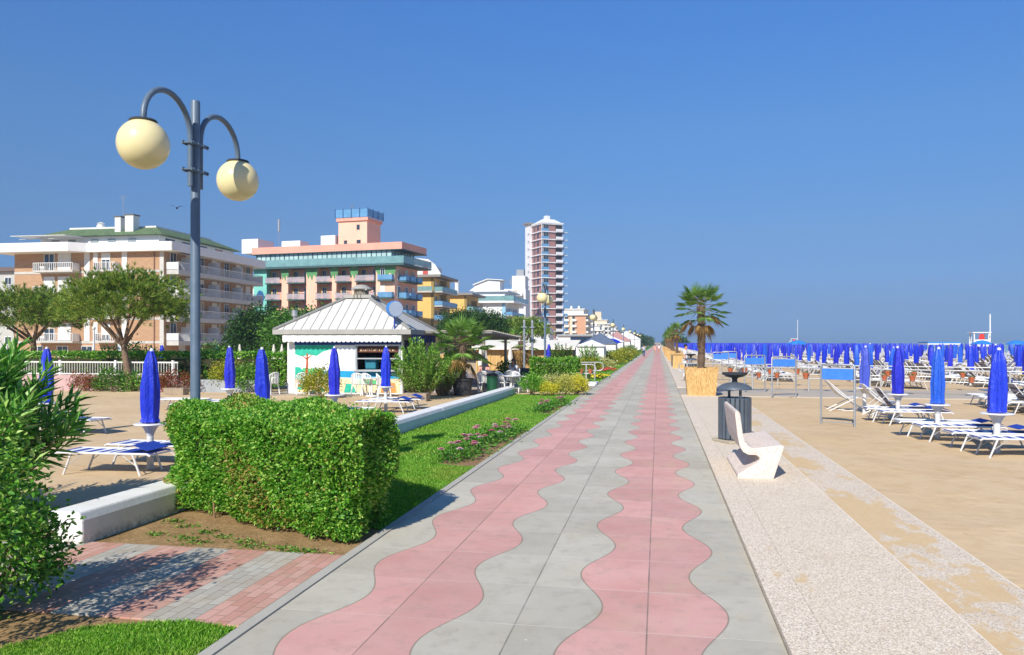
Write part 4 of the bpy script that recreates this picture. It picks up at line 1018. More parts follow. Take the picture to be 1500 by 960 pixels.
def broad(label, loc, crown_c, crown_r, nc, per, leaf, mat, tr=.25, spread=.3, cat='tree', name='broad_tree', low=-.7):
    t = thing(name, label, cat, loc); b = MB(); c = Vector(crown_c); b.tube([(0,0,-.1),(.05,.03,c.z*.5),tuple(c*.95)], [tr, tr*.8, tr*.5], 8)
    for i in range(8):
        a = i*2.4; e = c+Vector((math.cos(a)*crown_r[0]*.7, math.sin(a)*crown_r[1]*.7, random.uniform(-.4,.5)*crown_r[2])); b.tube([(0,0,c.z*.45), tuple(e*.5+Vector((0,0,c.z*.3))), tuple(e)], [tr*.4,tr*.25,.02], 5)
    b.build('trunk', BARK, t, True); P, D = clump_points(crown_c, crown_r, nc, per, spread, low=low)
    leaf_object('crown', P, D, leaf[0]*RNG.uniform(.7,1.3,len(P)), leaf[1], mat, t); return t
broad('dark pine behind the kiosk stovepipe, sunlit olive top', (-29.5,62,0), (0,0,2.6), (3.6,3.0,1.9), 420, 30, (.34,.13), MIDTREE, spread=.42)
broad('dark round tree between the brick hotel and the kiosk', (-34.2,64,0), (0,0,2.6), (3.2,2.6,2.3), 380, 30, (.34,.14), DARKTREE, spread=.42)
broad('dark tree standing behind the left slope of the kiosk roof', (-24.5,60,0), (0,0,2.6), (3.2,2.6,1.7), 360, 30, (.32,.13), MIDTREE, spread=.4)
broad('dark tree low behind the kiosk wall at its left edge', (-22.5,50,0), (0,0,1.6), (2.6,2.2,1.6), 260, 28, (.28,.12), DARKTREE, spread=.35)
broad('dark green tree in front of the second yellow hotel', (-20.2,80,0), (0,0,3.2), (2.7,2.6,2.1), 320, 28, (.30,.12), DARKTREE, spread=.34)
broad('dark bushy tree left of the white and blue hotel', (-17.0,78,0), (0,0,3.0), (1.9,2.0,2.0), 240, 28, (.30,.12), DARKTREE, spread=.32)
broad('rounded umbrella pine in front of the high tower', (-15.0,86,0), (0,0,3.5), (3.0,2.8,1.15), 330, 28, (.28,.1), PINE, spread=.28, low=-.25)

# ------------------------------------------------------------------ kiosk with the painted wall
KW = M('kiosk_white', '#e9e8e4', .7, .05, 2); ROOFW = M('roof_sheet', '#d2d0c8', .55, .10, 1.2, spec=.4); RIB = M('roof_rib', '#8d8c86', .55, .1); FASC = M('fascia_grey', '#a5a39b', .7, .12, 2)
TURQ = M('mural_turquoise', '#2fb89a', .75, .25, 4); MSEA = M('mural_sea', '#1f9fd0', .75, .2, 3); MBLUE = M('mural_blue', '#1c3f96', .7, .15, 3); MTRUNK = M('mural_trunk', '#b5603c', .75, .2, 6); MGREEN = M('mural_green', '#58c07a', .75, .3, 4)
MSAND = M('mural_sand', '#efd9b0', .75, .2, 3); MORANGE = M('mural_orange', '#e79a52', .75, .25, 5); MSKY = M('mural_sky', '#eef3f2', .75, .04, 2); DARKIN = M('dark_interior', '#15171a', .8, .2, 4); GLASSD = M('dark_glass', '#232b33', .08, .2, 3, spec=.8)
KX, KY, KWD, KD = -15.05, 30.0, 4.85, 4.7
t = thing('beach_kiosk', 'white beach kiosk with a painted seaside mural and ribbed white roof', 'kiosk', (KX,KY,0), .08)
W_, D_, HH = KWD, KD, 2.42
sx0, sx1, sz0, sz1 = 2.95, 4.70, .98, 1.95           # serving window
b = MB().box(0,0,0,sx0,.12,HH).box(sx1,0,0,W_,.12,HH).box(sx0,0,0,sx1,.12,sz0).box(sx0,0,sz1,sx1,.12,HH).box(0,.12,0,.12,D_,HH).box(W_-.12,.12,0,W_,D_,HH).box(.12,D_-.12,0,W_-.12,D_,HH)
b.build('wall', KW, t)
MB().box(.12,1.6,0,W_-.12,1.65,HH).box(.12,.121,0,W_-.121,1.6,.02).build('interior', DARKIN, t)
MB().box(sx0,.3,sz0-.02,sx1,1.0,sz0+.0).box(sx0+.1,.9,1.3,sx1-.1,1.2,1.33).build('shelf', M('shelf_grey', '#8b8f90', .5), t)
MB().box(sx0+.12,.6,sz0+.01,sx0+.62,1.1,sz0+.52).build('cooler', M('cooler_teal', '#2f7f95', .4, .1), t, bevel=.05)
for k in range(7): MB().lathe([(.04,0),(.045,.16),(.018,.2),(.018,.25)], 8, (sx0+.9+k*.11,1.05,1.33 if k % 2 else sz0)).build('bottle', [MORANGE,GLASSD,MGREEN][k%3], t, True)
MB().box(sx0-.07,-.03,sz0-.07,sx0,.0,sz1+.07).box(sx1,-.03,sz0-.07,sx1+.07,0,sz1+.07).box(sx0,-.03,sz1,sx1,0,sz1+.07).box(sx0,-.03,1.42,sx1,.01,1.47).build('window_frame', ALUD, t)
MB().box(sx0-.1,-.26,sz0-.06,sx1+.08,-.002,sz0-.01).build('counter', ALUD, t)
MB().box(sx0+.05,.05,1.70,sx1-.05,.07,1.9).build('menu_board', M('menu_board', '#6a3a2a', .6, .2, 12), t)
LET = M('menu_letter', '#e7c9a0', .6)
b = MB(); x = sx0+.12
while x < sx1-.15:
    w = random.uniform(.03,.07); b.box(x,.043,1.75+random.uniform(0,.02),x+w,.049,1.84+random.uniform(-.03,.02)); x += w+random.uniform(.015,.05)
b.build('menu_pictures', LET, t)
def flat(b, pts, y): b.face(*[(x,y,z) for x,z in pts])
b = MB()
b.mat(0); flat(b, [(.32,.9),(sx0-.08,.9),(sx0-.08,1.98),(.32,1.98)], -.003)
b.mat(2); flat(b, [(.30,2.0),(W_-.05,2.0),(W_-.05,2.2),(.30,2.2)], -.004)
b.mat(3); flat(b, [(.34,.72),(sx0-.08,.66),(sx0-.08,.93),(1.9,.95),(1.5,.92),(.34,.9)], -.005); flat(b, [(sx0-.07,.62),(W_-.1,.62),(W_-.1,.90),(sx0-.07,.90)], -.005)
b.mat(5); flat(b, [(.34,.05),(W_-.1,.05),(W_-.1,.62),(3.6,.60),(2.8,.63),(1.8,.66),(.34,.72)], -.005)
b.mat(1); flat(b, [(.33,1.62),(.6,1.52),(.95,1.6),(1.25,1.55),(1.5,1.72),(1.8,1.8),(2.0,1.92),(2.02,1.995),(.33,1.995)], -.007); flat(b, [(.33,.2),(.62,.15),(.7,.45),(.6,.7),(.72,.88),(.55,1.08),(.33,1.1)], -.008)
b.mat(4); flat(b, [(.62,.80),(.95,.74),(1.35,.86),(1.55,.96),(1.3,1.04),(.9,1.03),(.66,1.06)], -.008); flat(b, [(2.9,.50),(3.3,.36),(3.9,.42),(3.8,.56),(3.2,.6)], -.008)
b.mat(6); flat(b, [(.70,.3),(.84,.3),(.90,1.2),(.88,1.66),(.82,1.66),(.80,1.2)], -.010); flat(b, [(.84,1.38),(1.05,1.58),(1.03,1.60),(.84,1.45)], -.010); flat(b, [(.84,1.36),(.62,1.56),(.64,1.58),(.86,1.43)], -.010)
b.mat(7); flat(b, [(.34,.25),(.56,.3),(.6,.55),(.36,.6)], -.010); flat(b, [(3.95,.05),(4.6,.05),(4.55,.45),(4.2,.5),(4.0,.4)], -.010)
b.mat(1); flat(b, [(2.4,.05),(2.95,.05),(2.75,.4),(2.5,.42)], -.010); flat(b, [(1.0,.08),(1.6,.08),(1.45,.3)], -.010)
b.build('mural', [MSKY,TURQ,MBLUE,MSEA,MGREEN,MSAND,MTRUNK,MORANGE], t, fix=False)
MB().box(W_+.003,.3,.05,W_+.008,D_-.2,2.2).build('side_mural', M('side_navy', '#22264d', .7, .3, 2), t)
# hipped roof, ribs, fascia, lantern
E0, Z0, ZA = .42, 2.60, 4.02; cx, cy = W_/2, D_/2; r = .50
O = [(-E0,-E0),(W_+E0,-E0),(W_+E0,D_+E0),(-E0,D_+E0)]; I = [(cx-r,cy-r),(cx+r,cy-r),(cx+r,cy+r),(cx-r,cy+r)]
b = MB()
for i in range(4):
    o0, o1, i1, i0 = O[i], O[(i+1)%4], I[(i+1)%4], I[i]
    b.face((*o0,Z0),(*o1,Z0),(*i1,ZA),(*i0,ZA))
b.face(*[(*p,ZA) for p in I]); b.face(*[(*p,Z0-.001) for p in O[::-1]])
rf = b.build('roof', ROOFW, t)
b = MB()
for i in range(4):
    o0, o1, i0, i1 = map(Vector, ((*O[i],Z0),(*O[(i+1)%4],Z0),(*I[i],ZA),(*I[(i+1)%4],ZA)))
    b.tube([o0+Vector((0,0,.03)), i0+Vector((0,0,.03))], .075, 6)
    n = 15 if i % 2 == 0 else 8; d = (o1-o0)/n
    for k in range(1, n):
        p = o0+d*k; u = k/n; a0 = (i0-o0).dot(d.normalized())/(o1-o0).length; f = min(1, u/a0, (1-u)/a0)
        up = (i0+i1)/2-(o0+o1)/2; q = p+up*f; b.tube([p+Vector((0,0,.004)), q+Vector((0,0,.004))], .015, 4)
b.build('roof_ribs', RIB, rf)
b = MB()
for x0,y0,x1,y1 in ((-E0-.03,-E0-.03,W_+E0+.03,-E0),(-E0-.03,D_+E0,W_+E0+.03,D_+E0+.03),(-E0-.03,-E0,-E0,D_+E0),(W_+E0,-E0,W_+E0+.03,D_+E0)): b.box(x0,y0,Z0-.17,x1,y1,Z0+.03)
b.build('fascia', FASC, rf)
b = MB().box(cx-.62,cy-.62,ZA+.002,cx+.62,cy+.62,ZA+.14).box(cx-.34,cy-.34,ZA+.36,cx+.34,cy+.34,ZA+.42); b.lathe([(.46,.42),(.40,.5),(.30,.54),(.24,.60),(.05,.62)], 16, (cx,cy,ZA)); b.build('lantern', FASC, rf)
b = MB()
for k in range(20): a = 2*PI*k/20; b.obox((cx+.3*math.cos(a),cy+.3*math.sin(a),ZA+.25),(.03,.05,.22),a)
for k in range(28): a = 2*PI*k/28; b.obox((cx+.66*math.cos(a),cy+.66*math.sin(a),ZA+.09),(.02,.03,.16),a)
b.build('lantern_posts', M('weathered_wood', '#8d8772', .85, .25, 8), rf)
# scalloped awning valance
b = MB(); n = 26; w = (W_+.1)/n; 
for k in range(n):
    x0 = -.05+k*w; b.mat(k % 2); pts = [(x0,2.40),(x0+w,2.40),(x0+w,2.18)]+[(x0+w/2+w/2*math.cos(PI*j/6),2.18-.07*math.sin(PI*j/6)) for j in range(1,6)]+[(x0,2.18)]
    flat(b, pts, -.40)
b.mat(0); b.face((-.05,-.40,2.40),(W_+.05,-.40,2.40),(W_+.05,-.01,2.44),(-.05,-.01,2.44))
b.build('awning', [M('awning_white', '#e9e8e2', .8), M('awning_grey', '#d3d8d8', .8)], t, fix=False)
b = MB(); n = 12; w = D_/n
for k in range(n): b.mat(k % 2); b.face((W_+.40,k*w,2.42),(W_+.40,(k+1)*w,2.42),(W_+.40,(k+1)*w,2.12),(W_+.40,(k+.5)*w,2.06),(W_+.40,k*w,2.12))
b.build('side_awning', [MBLUE, M('awning_navy', '#22397c', .8)], t, fix=False)
MB().tube([(-.05,.9,2.3),(-.05,.9,3.25)], .06, 10).lathe([(.10,3.2),(.12,3.22),(.12,3.45),(.10,3.47)], 12, (-.05,.9,0)).build('stovepipe', M('zinc', '#b5b7b5', .4, .15, 8, metal=.5), t, True)
t = thing('round_sign', 'round blue rimmed sign with blank grey face at the kiosk roof corner', 'sign', (-10.43,30.05,0), .75)
MB().tube([(0,.0,2.62),(0,.0,3.2)], .035, 8).build('post', MBLUE, t, True); o = MB().lathe([(.32,-.12),(.33,-.1),(.33,.1),(.32,.12)], 40).build('rim', M('sign_blue', '#2f7fd0', .4, .1), t, True); o.rotation_euler = (PI/2,0,0); o.location = (0,0,3.45)
o = MB().lathe([(.305,.122),(.305,.126),(.01,.127)], 40).build('face', M('sign_face', '#a9b6c8', .5, .05), t, True); o.rotation_euler = (PI/2,0,0); o.location = (0,0,3.45)

# ------------------------------------------------------------------ plastic chairs and tables
PLASTIC = M('white_plastic', '#e8e8e4', .35, .05, 5, spec=.5)
def chair():
    t = thing('plastic_chair', 'chair', 'chair', group='white plastic chairs around the kiosk and terrace')
    MB().raw([(-.22,-.22,.42),(.22,-.22,.42),(.2,.2,.43),(-.2,.2,.43),(-.22,-.22,.455),(.22,-.22,.455),(.2,.2,.465),(-.2,.2,.465)], [(0,3,2,1),(4,5,6,7),(0,1,5,4),(1,2,6,5),(2,3,7,6),(3,0,4,7)]).build('seat', PLASTIC, t)
    b = MB(); n = 9
    for i in range(n): a = PI*(.12+.76*i/(n-1)); x = -.25*math.cos(a); y = .10+.16*math.sin(a); h = .72+.17*math.sin(a); b.obox((x,y+.03,(.47+h)/2),(.045,.016,h-.47),a+PI/2,0,0)
    for i in range(16):
        a0, a1 = PI*(.08+.84*i/16), PI*(.08+.84*(i+1)/16); b.tube([(-.26*math.cos(a0),.13+.16*math.sin(a0),.72+.17*math.sin(a0)),(-.26*math.cos(a1),.13+.16*math.sin(a1),.72+.17*math.sin(a1))], .022, 6)
    b.build('backrest', PLASTIC, t)
    for s in (-1,1):
        MB().tube([(s*.25,.17,.70),(s*.27,-.02,.68),(s*.265,-.2,.66),(s*.25,-.23,.45)], .02, 6).build('armrest', PLASTIC, t, True)
        for y0, y1 in ((-.2,-.25),(.18,.25)): MB().tube([(s*.21,y0,.44),(s*.245,y1,0)], [.03,.022], 6).build('leg', PLASTIC, t)
    return t
CH = chair(); CH.location = (-15.45,29.35,0); CH.rotation_euler = (0,0,-1.9); CH['label'] = 'white plastic chair standing alone at the left corner of the kiosk'
for x, y, r, l in [(-14.1,29.4,-2.6,'white plastic chair before the mural tree trunk'),(-11.7,29.45,PI,'left white plastic chair under the kiosk serving window'),(-11.2,29.3,2.7,'right white plastic chair under the kiosk serving window'),(-10.5,29.0,2.0,'white plastic chair at the right corner of the kiosk, before the bush'),
                   (-8.9,31.6,.5,'white terrace chair behind the big black palm pot, left side'),(-8.3,32.6,2.4,'white terrace chair farther behind the black palm pot'),(-8.2,31.9,-.9,'white terrace chair between the palm pot and the bush'),(-7.15,31.8,.3,'white terrace chair just right of the black palm pot'),(-7.35,33.5,PI,'white terrace chair behind the pergola post'),
                   (-6.55,33.6,-2.2,'white terrace chair behind the green bin'),(-6.35,31.9,1.2,'white terrace chair right of the green bin'),(-5.75,32.5,2.4,'white terrace chair nearest to the round green bush')]:
    dup(CH, (x,y,0), r, l)
def cafe_table(label, x, y):
    t = thing('cafe_table', label, 'table', (x,y,0), 0, 'white round cafe tables'); MB().lathe([(.40,.70),(.41,.715),(.40,.73),(.02,.732)], 28).build('tabletop', PLASTIC, t, True); MB().tube([(0,0,.02),(0,0,.70)], .035, 8).build('column', PLASTIC, t); MB().lathe([(.25,0),(.24,.03),(.04,.05)], 16).build('foot', PLASTIC, t, True)
cafe_table('white round table behind the black palm pot', -8.55, 32.2); cafe_table('white round table between pergola post and green bin', -6.9, 32.8); cafe_table('white round table nearest the round green bush', -6.0, 31.9); cafe_table('white round table at the right end of the kiosk front', -11.0, 29.0)
t = thing('potted_palm', 'fan palm in a big black pot on the kiosk terrace', 'palm tree', (-7.75,30.55,0)); MB().lathe([(.34,0),(.42,.56),(.46,.58),(.46,.66),(.41,.66),(.40,.58),(.02,.57)], 28).build('pot', M('black_pot', '#3b3c40', .6, .15), t, True)
e = bpy.data.objects.new('palm', None); COL.objects.link(e); e.parent = t; e.location = (0,0,.55); fan_palm(e, 1.5, 1.35, nf=28, dryn=3, lw=.045, trunk_r=.13, nl=20)
t = thing('green_litter_bin', 'round dark green litter bin with black rim beside the terrace chairs', 'litter bin', (-6.72,32.2-.7,0)); b = MB()
for i in range(20): a = 2*PI*i/20; b.obox((.22*math.cos(a),.22*math.sin(a),.38),(.012,.06,.72),a)
b.lathe([(.20,.02),(.205,.72),(.19,.72),(.19,.03)], 24); b.build('body', M('bin_green', '#1f5a3d', .45, .15), t); MB().lathe([(.2,.72),(.25,.735),(.25,.80),(.20,.82),(.03,.83)], 24).build('lid', M('bin_black', '#26282b', .5), t, True)
# pergola, parasols, screen bar
WOODG = M('grey_wood', '#a79f8f', .85, .25, 6, bump=.3); THATCH = reed_mat(); GREYTH = M('grey_thatch', '#8a8985', .95, .35, 9, bump=.8, bscale=14)
t = thing('pergola', 'grey wooden pergola with a flat sloping roof over the terrace', 'pergola', (-7.4,32.9,0))
for x, y, h in ((0,0,2.5),(-.6,8,2.3),(-3,.3,2.5),(-3.4,8,2.3)): MB().tube([(x,y,0),(x,y,h)], .075, 10).build('post', WOODG, t, True)
MB().raw([(-3.6,-.3,2.50),(.45,-.3,2.50),(0.1,8.4,2.30),(-3.9,8.4,2.30),(-3.6,-.3,2.58),(.45,-.3,2.58),(0.1,8.4,2.38),(-3.9,8.4,2.38)], [(0,3,2,1),(4,5,6,7),(0,1,5,4),(1,2,6,5),(2,3,7,6),(3,0,4,7)]).build('roof', GREYTH, t)
b = MB()
for k in range(16): u = k/15; b.box(-3.7-.2*u,-.32+u*8.6,2.585-.2*u,.5-.3*u,-.22+u*8.6,2.63-.2*u)
b.build('roof_slats', WOODG, t)
t = thing('thatched_parasol', 'thatched straw parasol beyond the potted palm', 'parasol', (-10.2,40,0)); MB().tube([(0,0,0),(0,0,1.75)], .05, 8).build('pole', WOODG, t)
b = MB().lathe([(1.25,1.15),(1.28,1.2),(1.1,1.45),(.7,1.65),(.25,1.76),(.02,1.78)], 30, fold=.03, nf=11); b.build('canopy', THATCH, t)
WPAR = M('cream_canvas', '#e5dfcf', .8, .06, 4)
def white_parasol(label, x, y, h=1.95):
    t = thing('closed_parasol', label, 'parasol', (x,y,0), 0, 'closed cream parasols'); MB().lathe([(.17,.75),(.16,1.0),(.10,1.5),(.03,h)], 14, fold=.12, nf=5).build('canopy', WPAR, t, True); MB().tube([(0,0,0),(0,0,.76)], .03, 8).build('pole', ALU, t)
white_parasol('closed cream parasol right of the thatched parasol', -9.6, 43); white_parasol('closed cream parasol before the bamboo screen', -8.9, 47); white_parasol('closed cream parasol left of the front pergola post', -10.3, 45)
white_parasol('closed cream parasol behind the hedge, left of the kiosk, left one', -21.4, 41, 2.0); white_parasol('closed cream parasol behind the hedge, left of the kiosk, right one', -20.9, 41, 2.0); white_parasol('closed cream parasol behind the hedge beside the right lamp pole umbrella', -23.5, 41, 2.0)
t = thing('screen_bar', 'low beach bar with bamboo screens and a white canopy beyond the terrace', 'kiosk', (-12.2,52,0))
b = MB(); MB().box(0,0,.2,6.6,.06,1.62).build('bamboo_screen', THATCH, t); MB().box(.1,3,0,6.5,3.05,1.9).build('back_wall', GREYW, t)
for k in range(8): MB().box(.0+k*.93,-.07,0,.06+k*.93,-.002,1.66).build('post', M('yellow_post', '#d9b96a', .7) if k == 0 else bpy.data.materials['yellow_post'], t)
MB().raw([(-.2,-.5,1.66),(6.8,-.5,1.66),(6.8,3.4,2.2),(-.2,3.4,2.2),(-.2,-.5,1.74),(6.8,-.5,1.74),(6.8,3.4,2.28),(-.2,3.4,2.28)], [(0,3,2,1),(4,5,6,7),(0,1,5,4),(1,2,6,5),(2,3,7,6),(3,0,4,7)]).box(-.2,-.53,1.62,6.8,-.502,1.86).build('canopy', WPAR, t)
for i, (x, y, l) in enumerate(((-7.45,43.6,'left one of two pale steel flag poles beyond the terrace'),(-7.15,44.6,'right one of two pale steel flag poles beyond the terrace'))):
    t = thing('flag_pole', l, 'flag pole', (x,y,0), 0, 'steel flag poles'); MB().tube([(0,0,0),(0,0,3.25)], .065, 10).build('pole', STEEL, t, True); MB().box(-.14,-.14,2.95,.14,.14,3.0).box(-.05,-.05,3.25,.05,.05,3.38).build('bracket', STEEL, t)
t = thing('fan_palm', 'fan palm with a dry brown crown behind the flag poles', 'palm tree', (-8.4,48,0)); fan_palm(t, 2.2, 1.3, nf=14, dryn=26, lw=.07, trunk_r=.16, nl=16)
t = thing('potted_plant', 'potted green plant on the terrace beside the flag poles', 'plant', (-7.6,39.5,0)); MB().lathe([(.18,0),(.25,.35),(.22,.35),(.02,.33)], 16).build('pot', POT, t, True); P, D = clump_points((0,0,.75), (.5,.5,.4), 40, 16, .1); leaf_object('plant', P, D, .14, .06, MIDTREE, t)
t = thing('planter_box', 'dark planter box at the foot of the flag poles', 'planter', (-7.2,42,0)); MB().box(-1,-.3,0,1.2,.3,.7).build('box', DARKBOX, t)
# shrubs around the rounded railing
hedge('clipped_hedge', 'dark green clipped hedge block behind the golden shrubs, beside the rounded railing', [(-5.45,33.2),(-3.4,33.2),(-3.35,34.1),(-5.4,34.1)], 1.36, 1500, (.075,.045), HEDGE, .05, .06)
shrub('ball_shrub', 'round dark green ball shrub at the end of the white kerb wall', (-4.95,30.75,0), [((0,0,.42),(.46,.46,.42),150,22)], (.06,.035), HEDGE, spread=.07)
shrub('golden_shrub', 'bright yellow low shrub next to the green ball shrub', (-4.25,30.6,0), [((0,0,.25),(.36,.33,.26),70,22)], (.06,.035), YELLOW, spread=.07)
shrub('golden_shrub', 'cream variegated shrub behind the bright yellow low shrub', (-4.1,31.3,0), [((-.15,0,.38),(.75,.35,.38),120,20)], (.065,.035), VARIEG, spread=.08)
shrub('golden_shrub', 'pale yellow variegated shrub in the middle of the golden row', (-3.62,30.95,0), [((0,0,.36),(.40,.38,.36),90,20)], (.065,.035), leafmat('pale_gold_leaf', G_('#8f9a3a','#c2bf55','#ddd783','#a8aa48'), .3), spread=.08)
shrub('golden_shrub', 'cream variegated shrub beside the yellow ball shrub', (-3.25,31.5,0), [((0,0,.38),(.40,.35,.38),80,20)], (.065,.035), VARIEG, spread=.08)
shrub('ball_shrub', 'round yellow green ball shrub at the right end of the golden row', (-2.98-.28,31.15,0), [((.1,0,.37),(.40,.40,.38),110,22)], (.055,.032), YELLOW, spread=.06)
oleander('leafy_bush', 'tall loose bush behind the rounded railing, left half', (-5.7,47,0), 1.0, 2.1, 70, (.17,.05), MIDTREE, dens=.6); oleander('leafy_bush', 'tall loose bush behind the rounded railing, right half', (-4.2,47.5,0), .9, 2.0, 60, (.17,.05), bpy.data.materials['bush_leaf'], dens=.6)
shrub('golden_shrub', 'golden topped bush behind the rounded railing end', (-3.9,45.2,0), [((0,0,.6),(.6,.5,.6),90,20)], (.10,.055), GOLDBUSH, spread=.12); shrub('dark_shrub', 'dark bush under the pots of the rounded railing', (-4.1,40.2,0), [((0,0,.35),(.7,.4,.4),60,20)], (.09,.05), SHRUB, spread=.1)
YFLW = M('yellow_petal', '#e9cf2a', .6, .1); RFLW = M('red_petal', '#b8452f', .6, .1)
def flower_mass(label, x, y, rx, ry, m, n=60):
    t = thing('flower_patch', label, 'flowers', (x,y,0)); P = RNG.normal(size=(n,3))*[rx,ry,.02]+[0,0,.16]; leaf_object('foliage', np.repeat(P,3,0)-[0,0,.14], rdir(n*3,1), .14, .05, FLEAF, t); b = MB()
    for p in P: b.obox(p, (.09,.09,.05), random.uniform(0,3), .4, .3)
    b.build('blooms', m, t)
flower_mass('patch of yellow flowers on the lawn beyond the rounded railing', -3.45, 46.5, .25, 1.2, YFLW); flower_mass('patch of red flowers on the far lawn', -3.7, 58, .3, 1.6, RFLW)
gold = [(-4.6,64,'variegated shrub on the far lawn, nearest of the golden rows',VARIEG,1.0,.62),(-5.4,62,'dark green shrub left of the nearest far golden shrub',SHRUB,.9,.6),(-4.3,75,'bright golden shrub on the far lawn',GOLDBUSH,1.2,.8),(-5.7,74,'green and gold hedge shrub on the far lawn',MIDTREE,1.2,.75),(-4.2,90,'golden shrub farther along the promenade',GOLDBUSH,1.3,1.0),(-5.9,93,'green shrub farther along the promenade',MIDTREE,1.4,1.0),(-4.2,108,'distant golden shrub beside the walking man',GOLDBUSH,1.4,1.2),(-6.2,82,'round green tree like bush beside the grey pavilion roof',MIDTREE,1.0,1.4),(-4.6,130,'distant green shrub past the walking man',MIDTREE,1.6,1.4)]
for x, y, l, m, r, h in gold: shrub('lawn_shrub', l, (x,y,0), [((0,0,h*.55),(r,r*1.3,h*.55),80,18)], (.16,.10), m, spread=.16)
# tents and pavilions farther on
TENT = M('tent_white', '#ecebe7', .8, .04, 2)
def tent(label, x, y, w, d, h, hp, roofm=TENT, wallm=TENT):
    t = thing('beach_tent', label, 'tent', (x,y,0)); MB().box(-w/2,-d/2,0,w/2,d/2,h).build('walls', wallm, t); MB().raw([(-w/2-.2,-d/2-.2,h+.002),(w/2+.2,-d/2-.2,h+.002),(w/2+.2,d/2+.2,h+.002),(-w/2-.2,d/2+.2,h+.002),(0,0,hp)], [(0,3,2,1),(0,1,4),(1,2,4),(2,3,4),(3,0,4)]).build('roof', roofm, t)
    MB().box(-w*.3,-d/2-.03,.1,w*.3,-d/2-.002,h*.75).build('door', WHITE, t); return t
tent('white tent with a gabled front beside the lawn shrubs', -6.0, 72, 2.4, 3, 1.75, 2.35); tent('white tent roof behind the tall loose bush', -9.5, 64, 5, 4, 1.6, 2.4); tent('grey pyramid roofed pavilion under the cream hotel', -8.0, 110, 4.6, 5, 1.9, 3.5, M('slate_grey', '#5d6a80', .7), WHITE)
tent('long white pavilion left of the tall loose bush', -13.2, 90, 5, 5, 1.7, 2.3); tent('white tent far along the promenade', -8.5, 140, 5, 6, 2.2, 3.4); tent('pinkish roofed pavilion far along the promenade', -9, 175, 6, 8, 2.4, 4.6, M('roof_pink', '#b98a84', .8), WHITE); tent('white roofed pavilion farthest along the promenade', -9, 230, 8, 10, 3, 5.5)
def glass_pavilion():
    t = thing('glass_pavilion', 'flat roofed pavilion with dark blue glazing below the distant beige hotel', 'pavilion', (-16.2,128,0)); t.scale = (.6,1,1); MB().box(0,0,0,9.5,6,3.2).build('walls', WHITE, t); MB().box(3.4,-.08,1.9,9.3,-.002,3.0).build('window', M('blue_glazing', '#2a3a55', .12, .2, 2, spec=.7), t); MB().box(-.3,-.4,3.202,9.8,6.3,3.45).build('roof', GREYW, t)
glass_pavilion()
du = dup(protoU[2], (-7.15,51.3,0), 0, 'closed blue umbrella between the tower lamp and the tall loose bush', UL)
du2 = thing('blue_parasol', 'small opened deep blue parasol below the far lamps', 'parasol', (-6.9,118,0)); MB().lathe([(1.5,2.0),(1.2,2.35),(.5,2.65),(.02,2.7)], 10).build('canopy', BLUE[0], du2); MB().tube([(0,0,0),(0,0,2.6)], .04, 6).build('pole', ALU, du2)
# posts and notice by the railing on the left
t = thing('street_pole', 'thin white pole behind the picket railing, left of the pine', 'pole', (-28.5,35.5,0)); MB().tube([(0,0,0),(0,0,2.8)], .05, 8).build('pole', WHITE, t); MB().ball((0,0,2.84), .09, 10, 8).build('knob', WHITE, t)
t = thing('notice_board', 'small white notice on a short post behind the picket railing', 'sign', (-25.9,34.2,0)); MB().box(-.22,-.02,1.45,.22,.02,2.05).build('board', M('notice_white', '#d5d8d6', .6), t); MB().tube([(0,.05,0),(0,.05,1.9)], .03, 8).build('post', WHITE, t)
# distant avenue trees at the end of the promenade: a wood that reads as one mass
P = np.zeros((0,3)); D = np.zeros((0,3))
for k in range(60):
    y = RNG.uniform(300, 900); x = RNG.uniform(-16,-6) if k % 3 else RNG.uniform(5, 10); p, d = clump_points((x,y,2.6 if k % 3 else 1.6), (3.5,6,3.2) if k % 3 else (2,4,1.6), 24, 16, .6); P = np.vstack([P,p]); D = np.vstack([D,d])
tag(leaf_object('distant_trees', P, D, 1.0, .6, DARKTREE), 'far green tree mass along the end of the promenade', 'trees', kind='stuff')

# ------------------------------------------------------------------ people
SKIN = M('skin', '#c58d6e', .55, .1, 9); HAIRD = M('dark_hair', '#241a15', .6, .2, 20); HAIRR = M('red_hair', '#8a3020', .6, .2, 20); SHW = M('white_shirt', '#e6e6e6', .8, .06, 9, bump=.3, bscale=14); SHB = M('pale_blue_shirt', '#a7bfd6', .8, .1, 9); JEAN = M('denim', '#3a4c72', .85, .15, 12); PINKC = M('pink_top', '#e3a79a', .8, .1); BAGM = M('black_strap', '#1c1c1e', .6)
def skin_mesh(name, nodes, edges, mat, parent, root=0, sub=2):
    me = bpy.data.meshes.new(name); me.from_pydata([n[0] for n in nodes], edges, []); o = bpy.data.objects.new(name, me); COL.objects.link(o)
    o.modifiers.new('s', 'SKIN'); sd = me.skin_vertices[0].data
    for i, n in enumerate(nodes): r = n[1]; sd[i].radius = r if isinstance(r, tuple) else (r, r); sd[i].use_root = (i == root)
    m = o.modifiers.new('u', 'SUBSURF'); m.levels = sub; m.render_levels = sub
    bpy.context.view_layer.update(); ev = o.evaluated_get(bpy.context.evaluated_depsgraph_get()); fin = bpy.data.meshes.new_from_object(ev)
    fin.materials.clear(); fin.materials.append(mat); fin.polygons.foreach_set('use_smooth', [True]*len(fin.polygons)); fin.name = name
    bpy.data.objects.remove(o); r = bpy.data.objects.new(name, fin); COL.objects.link(r); r.parent = parent; return r
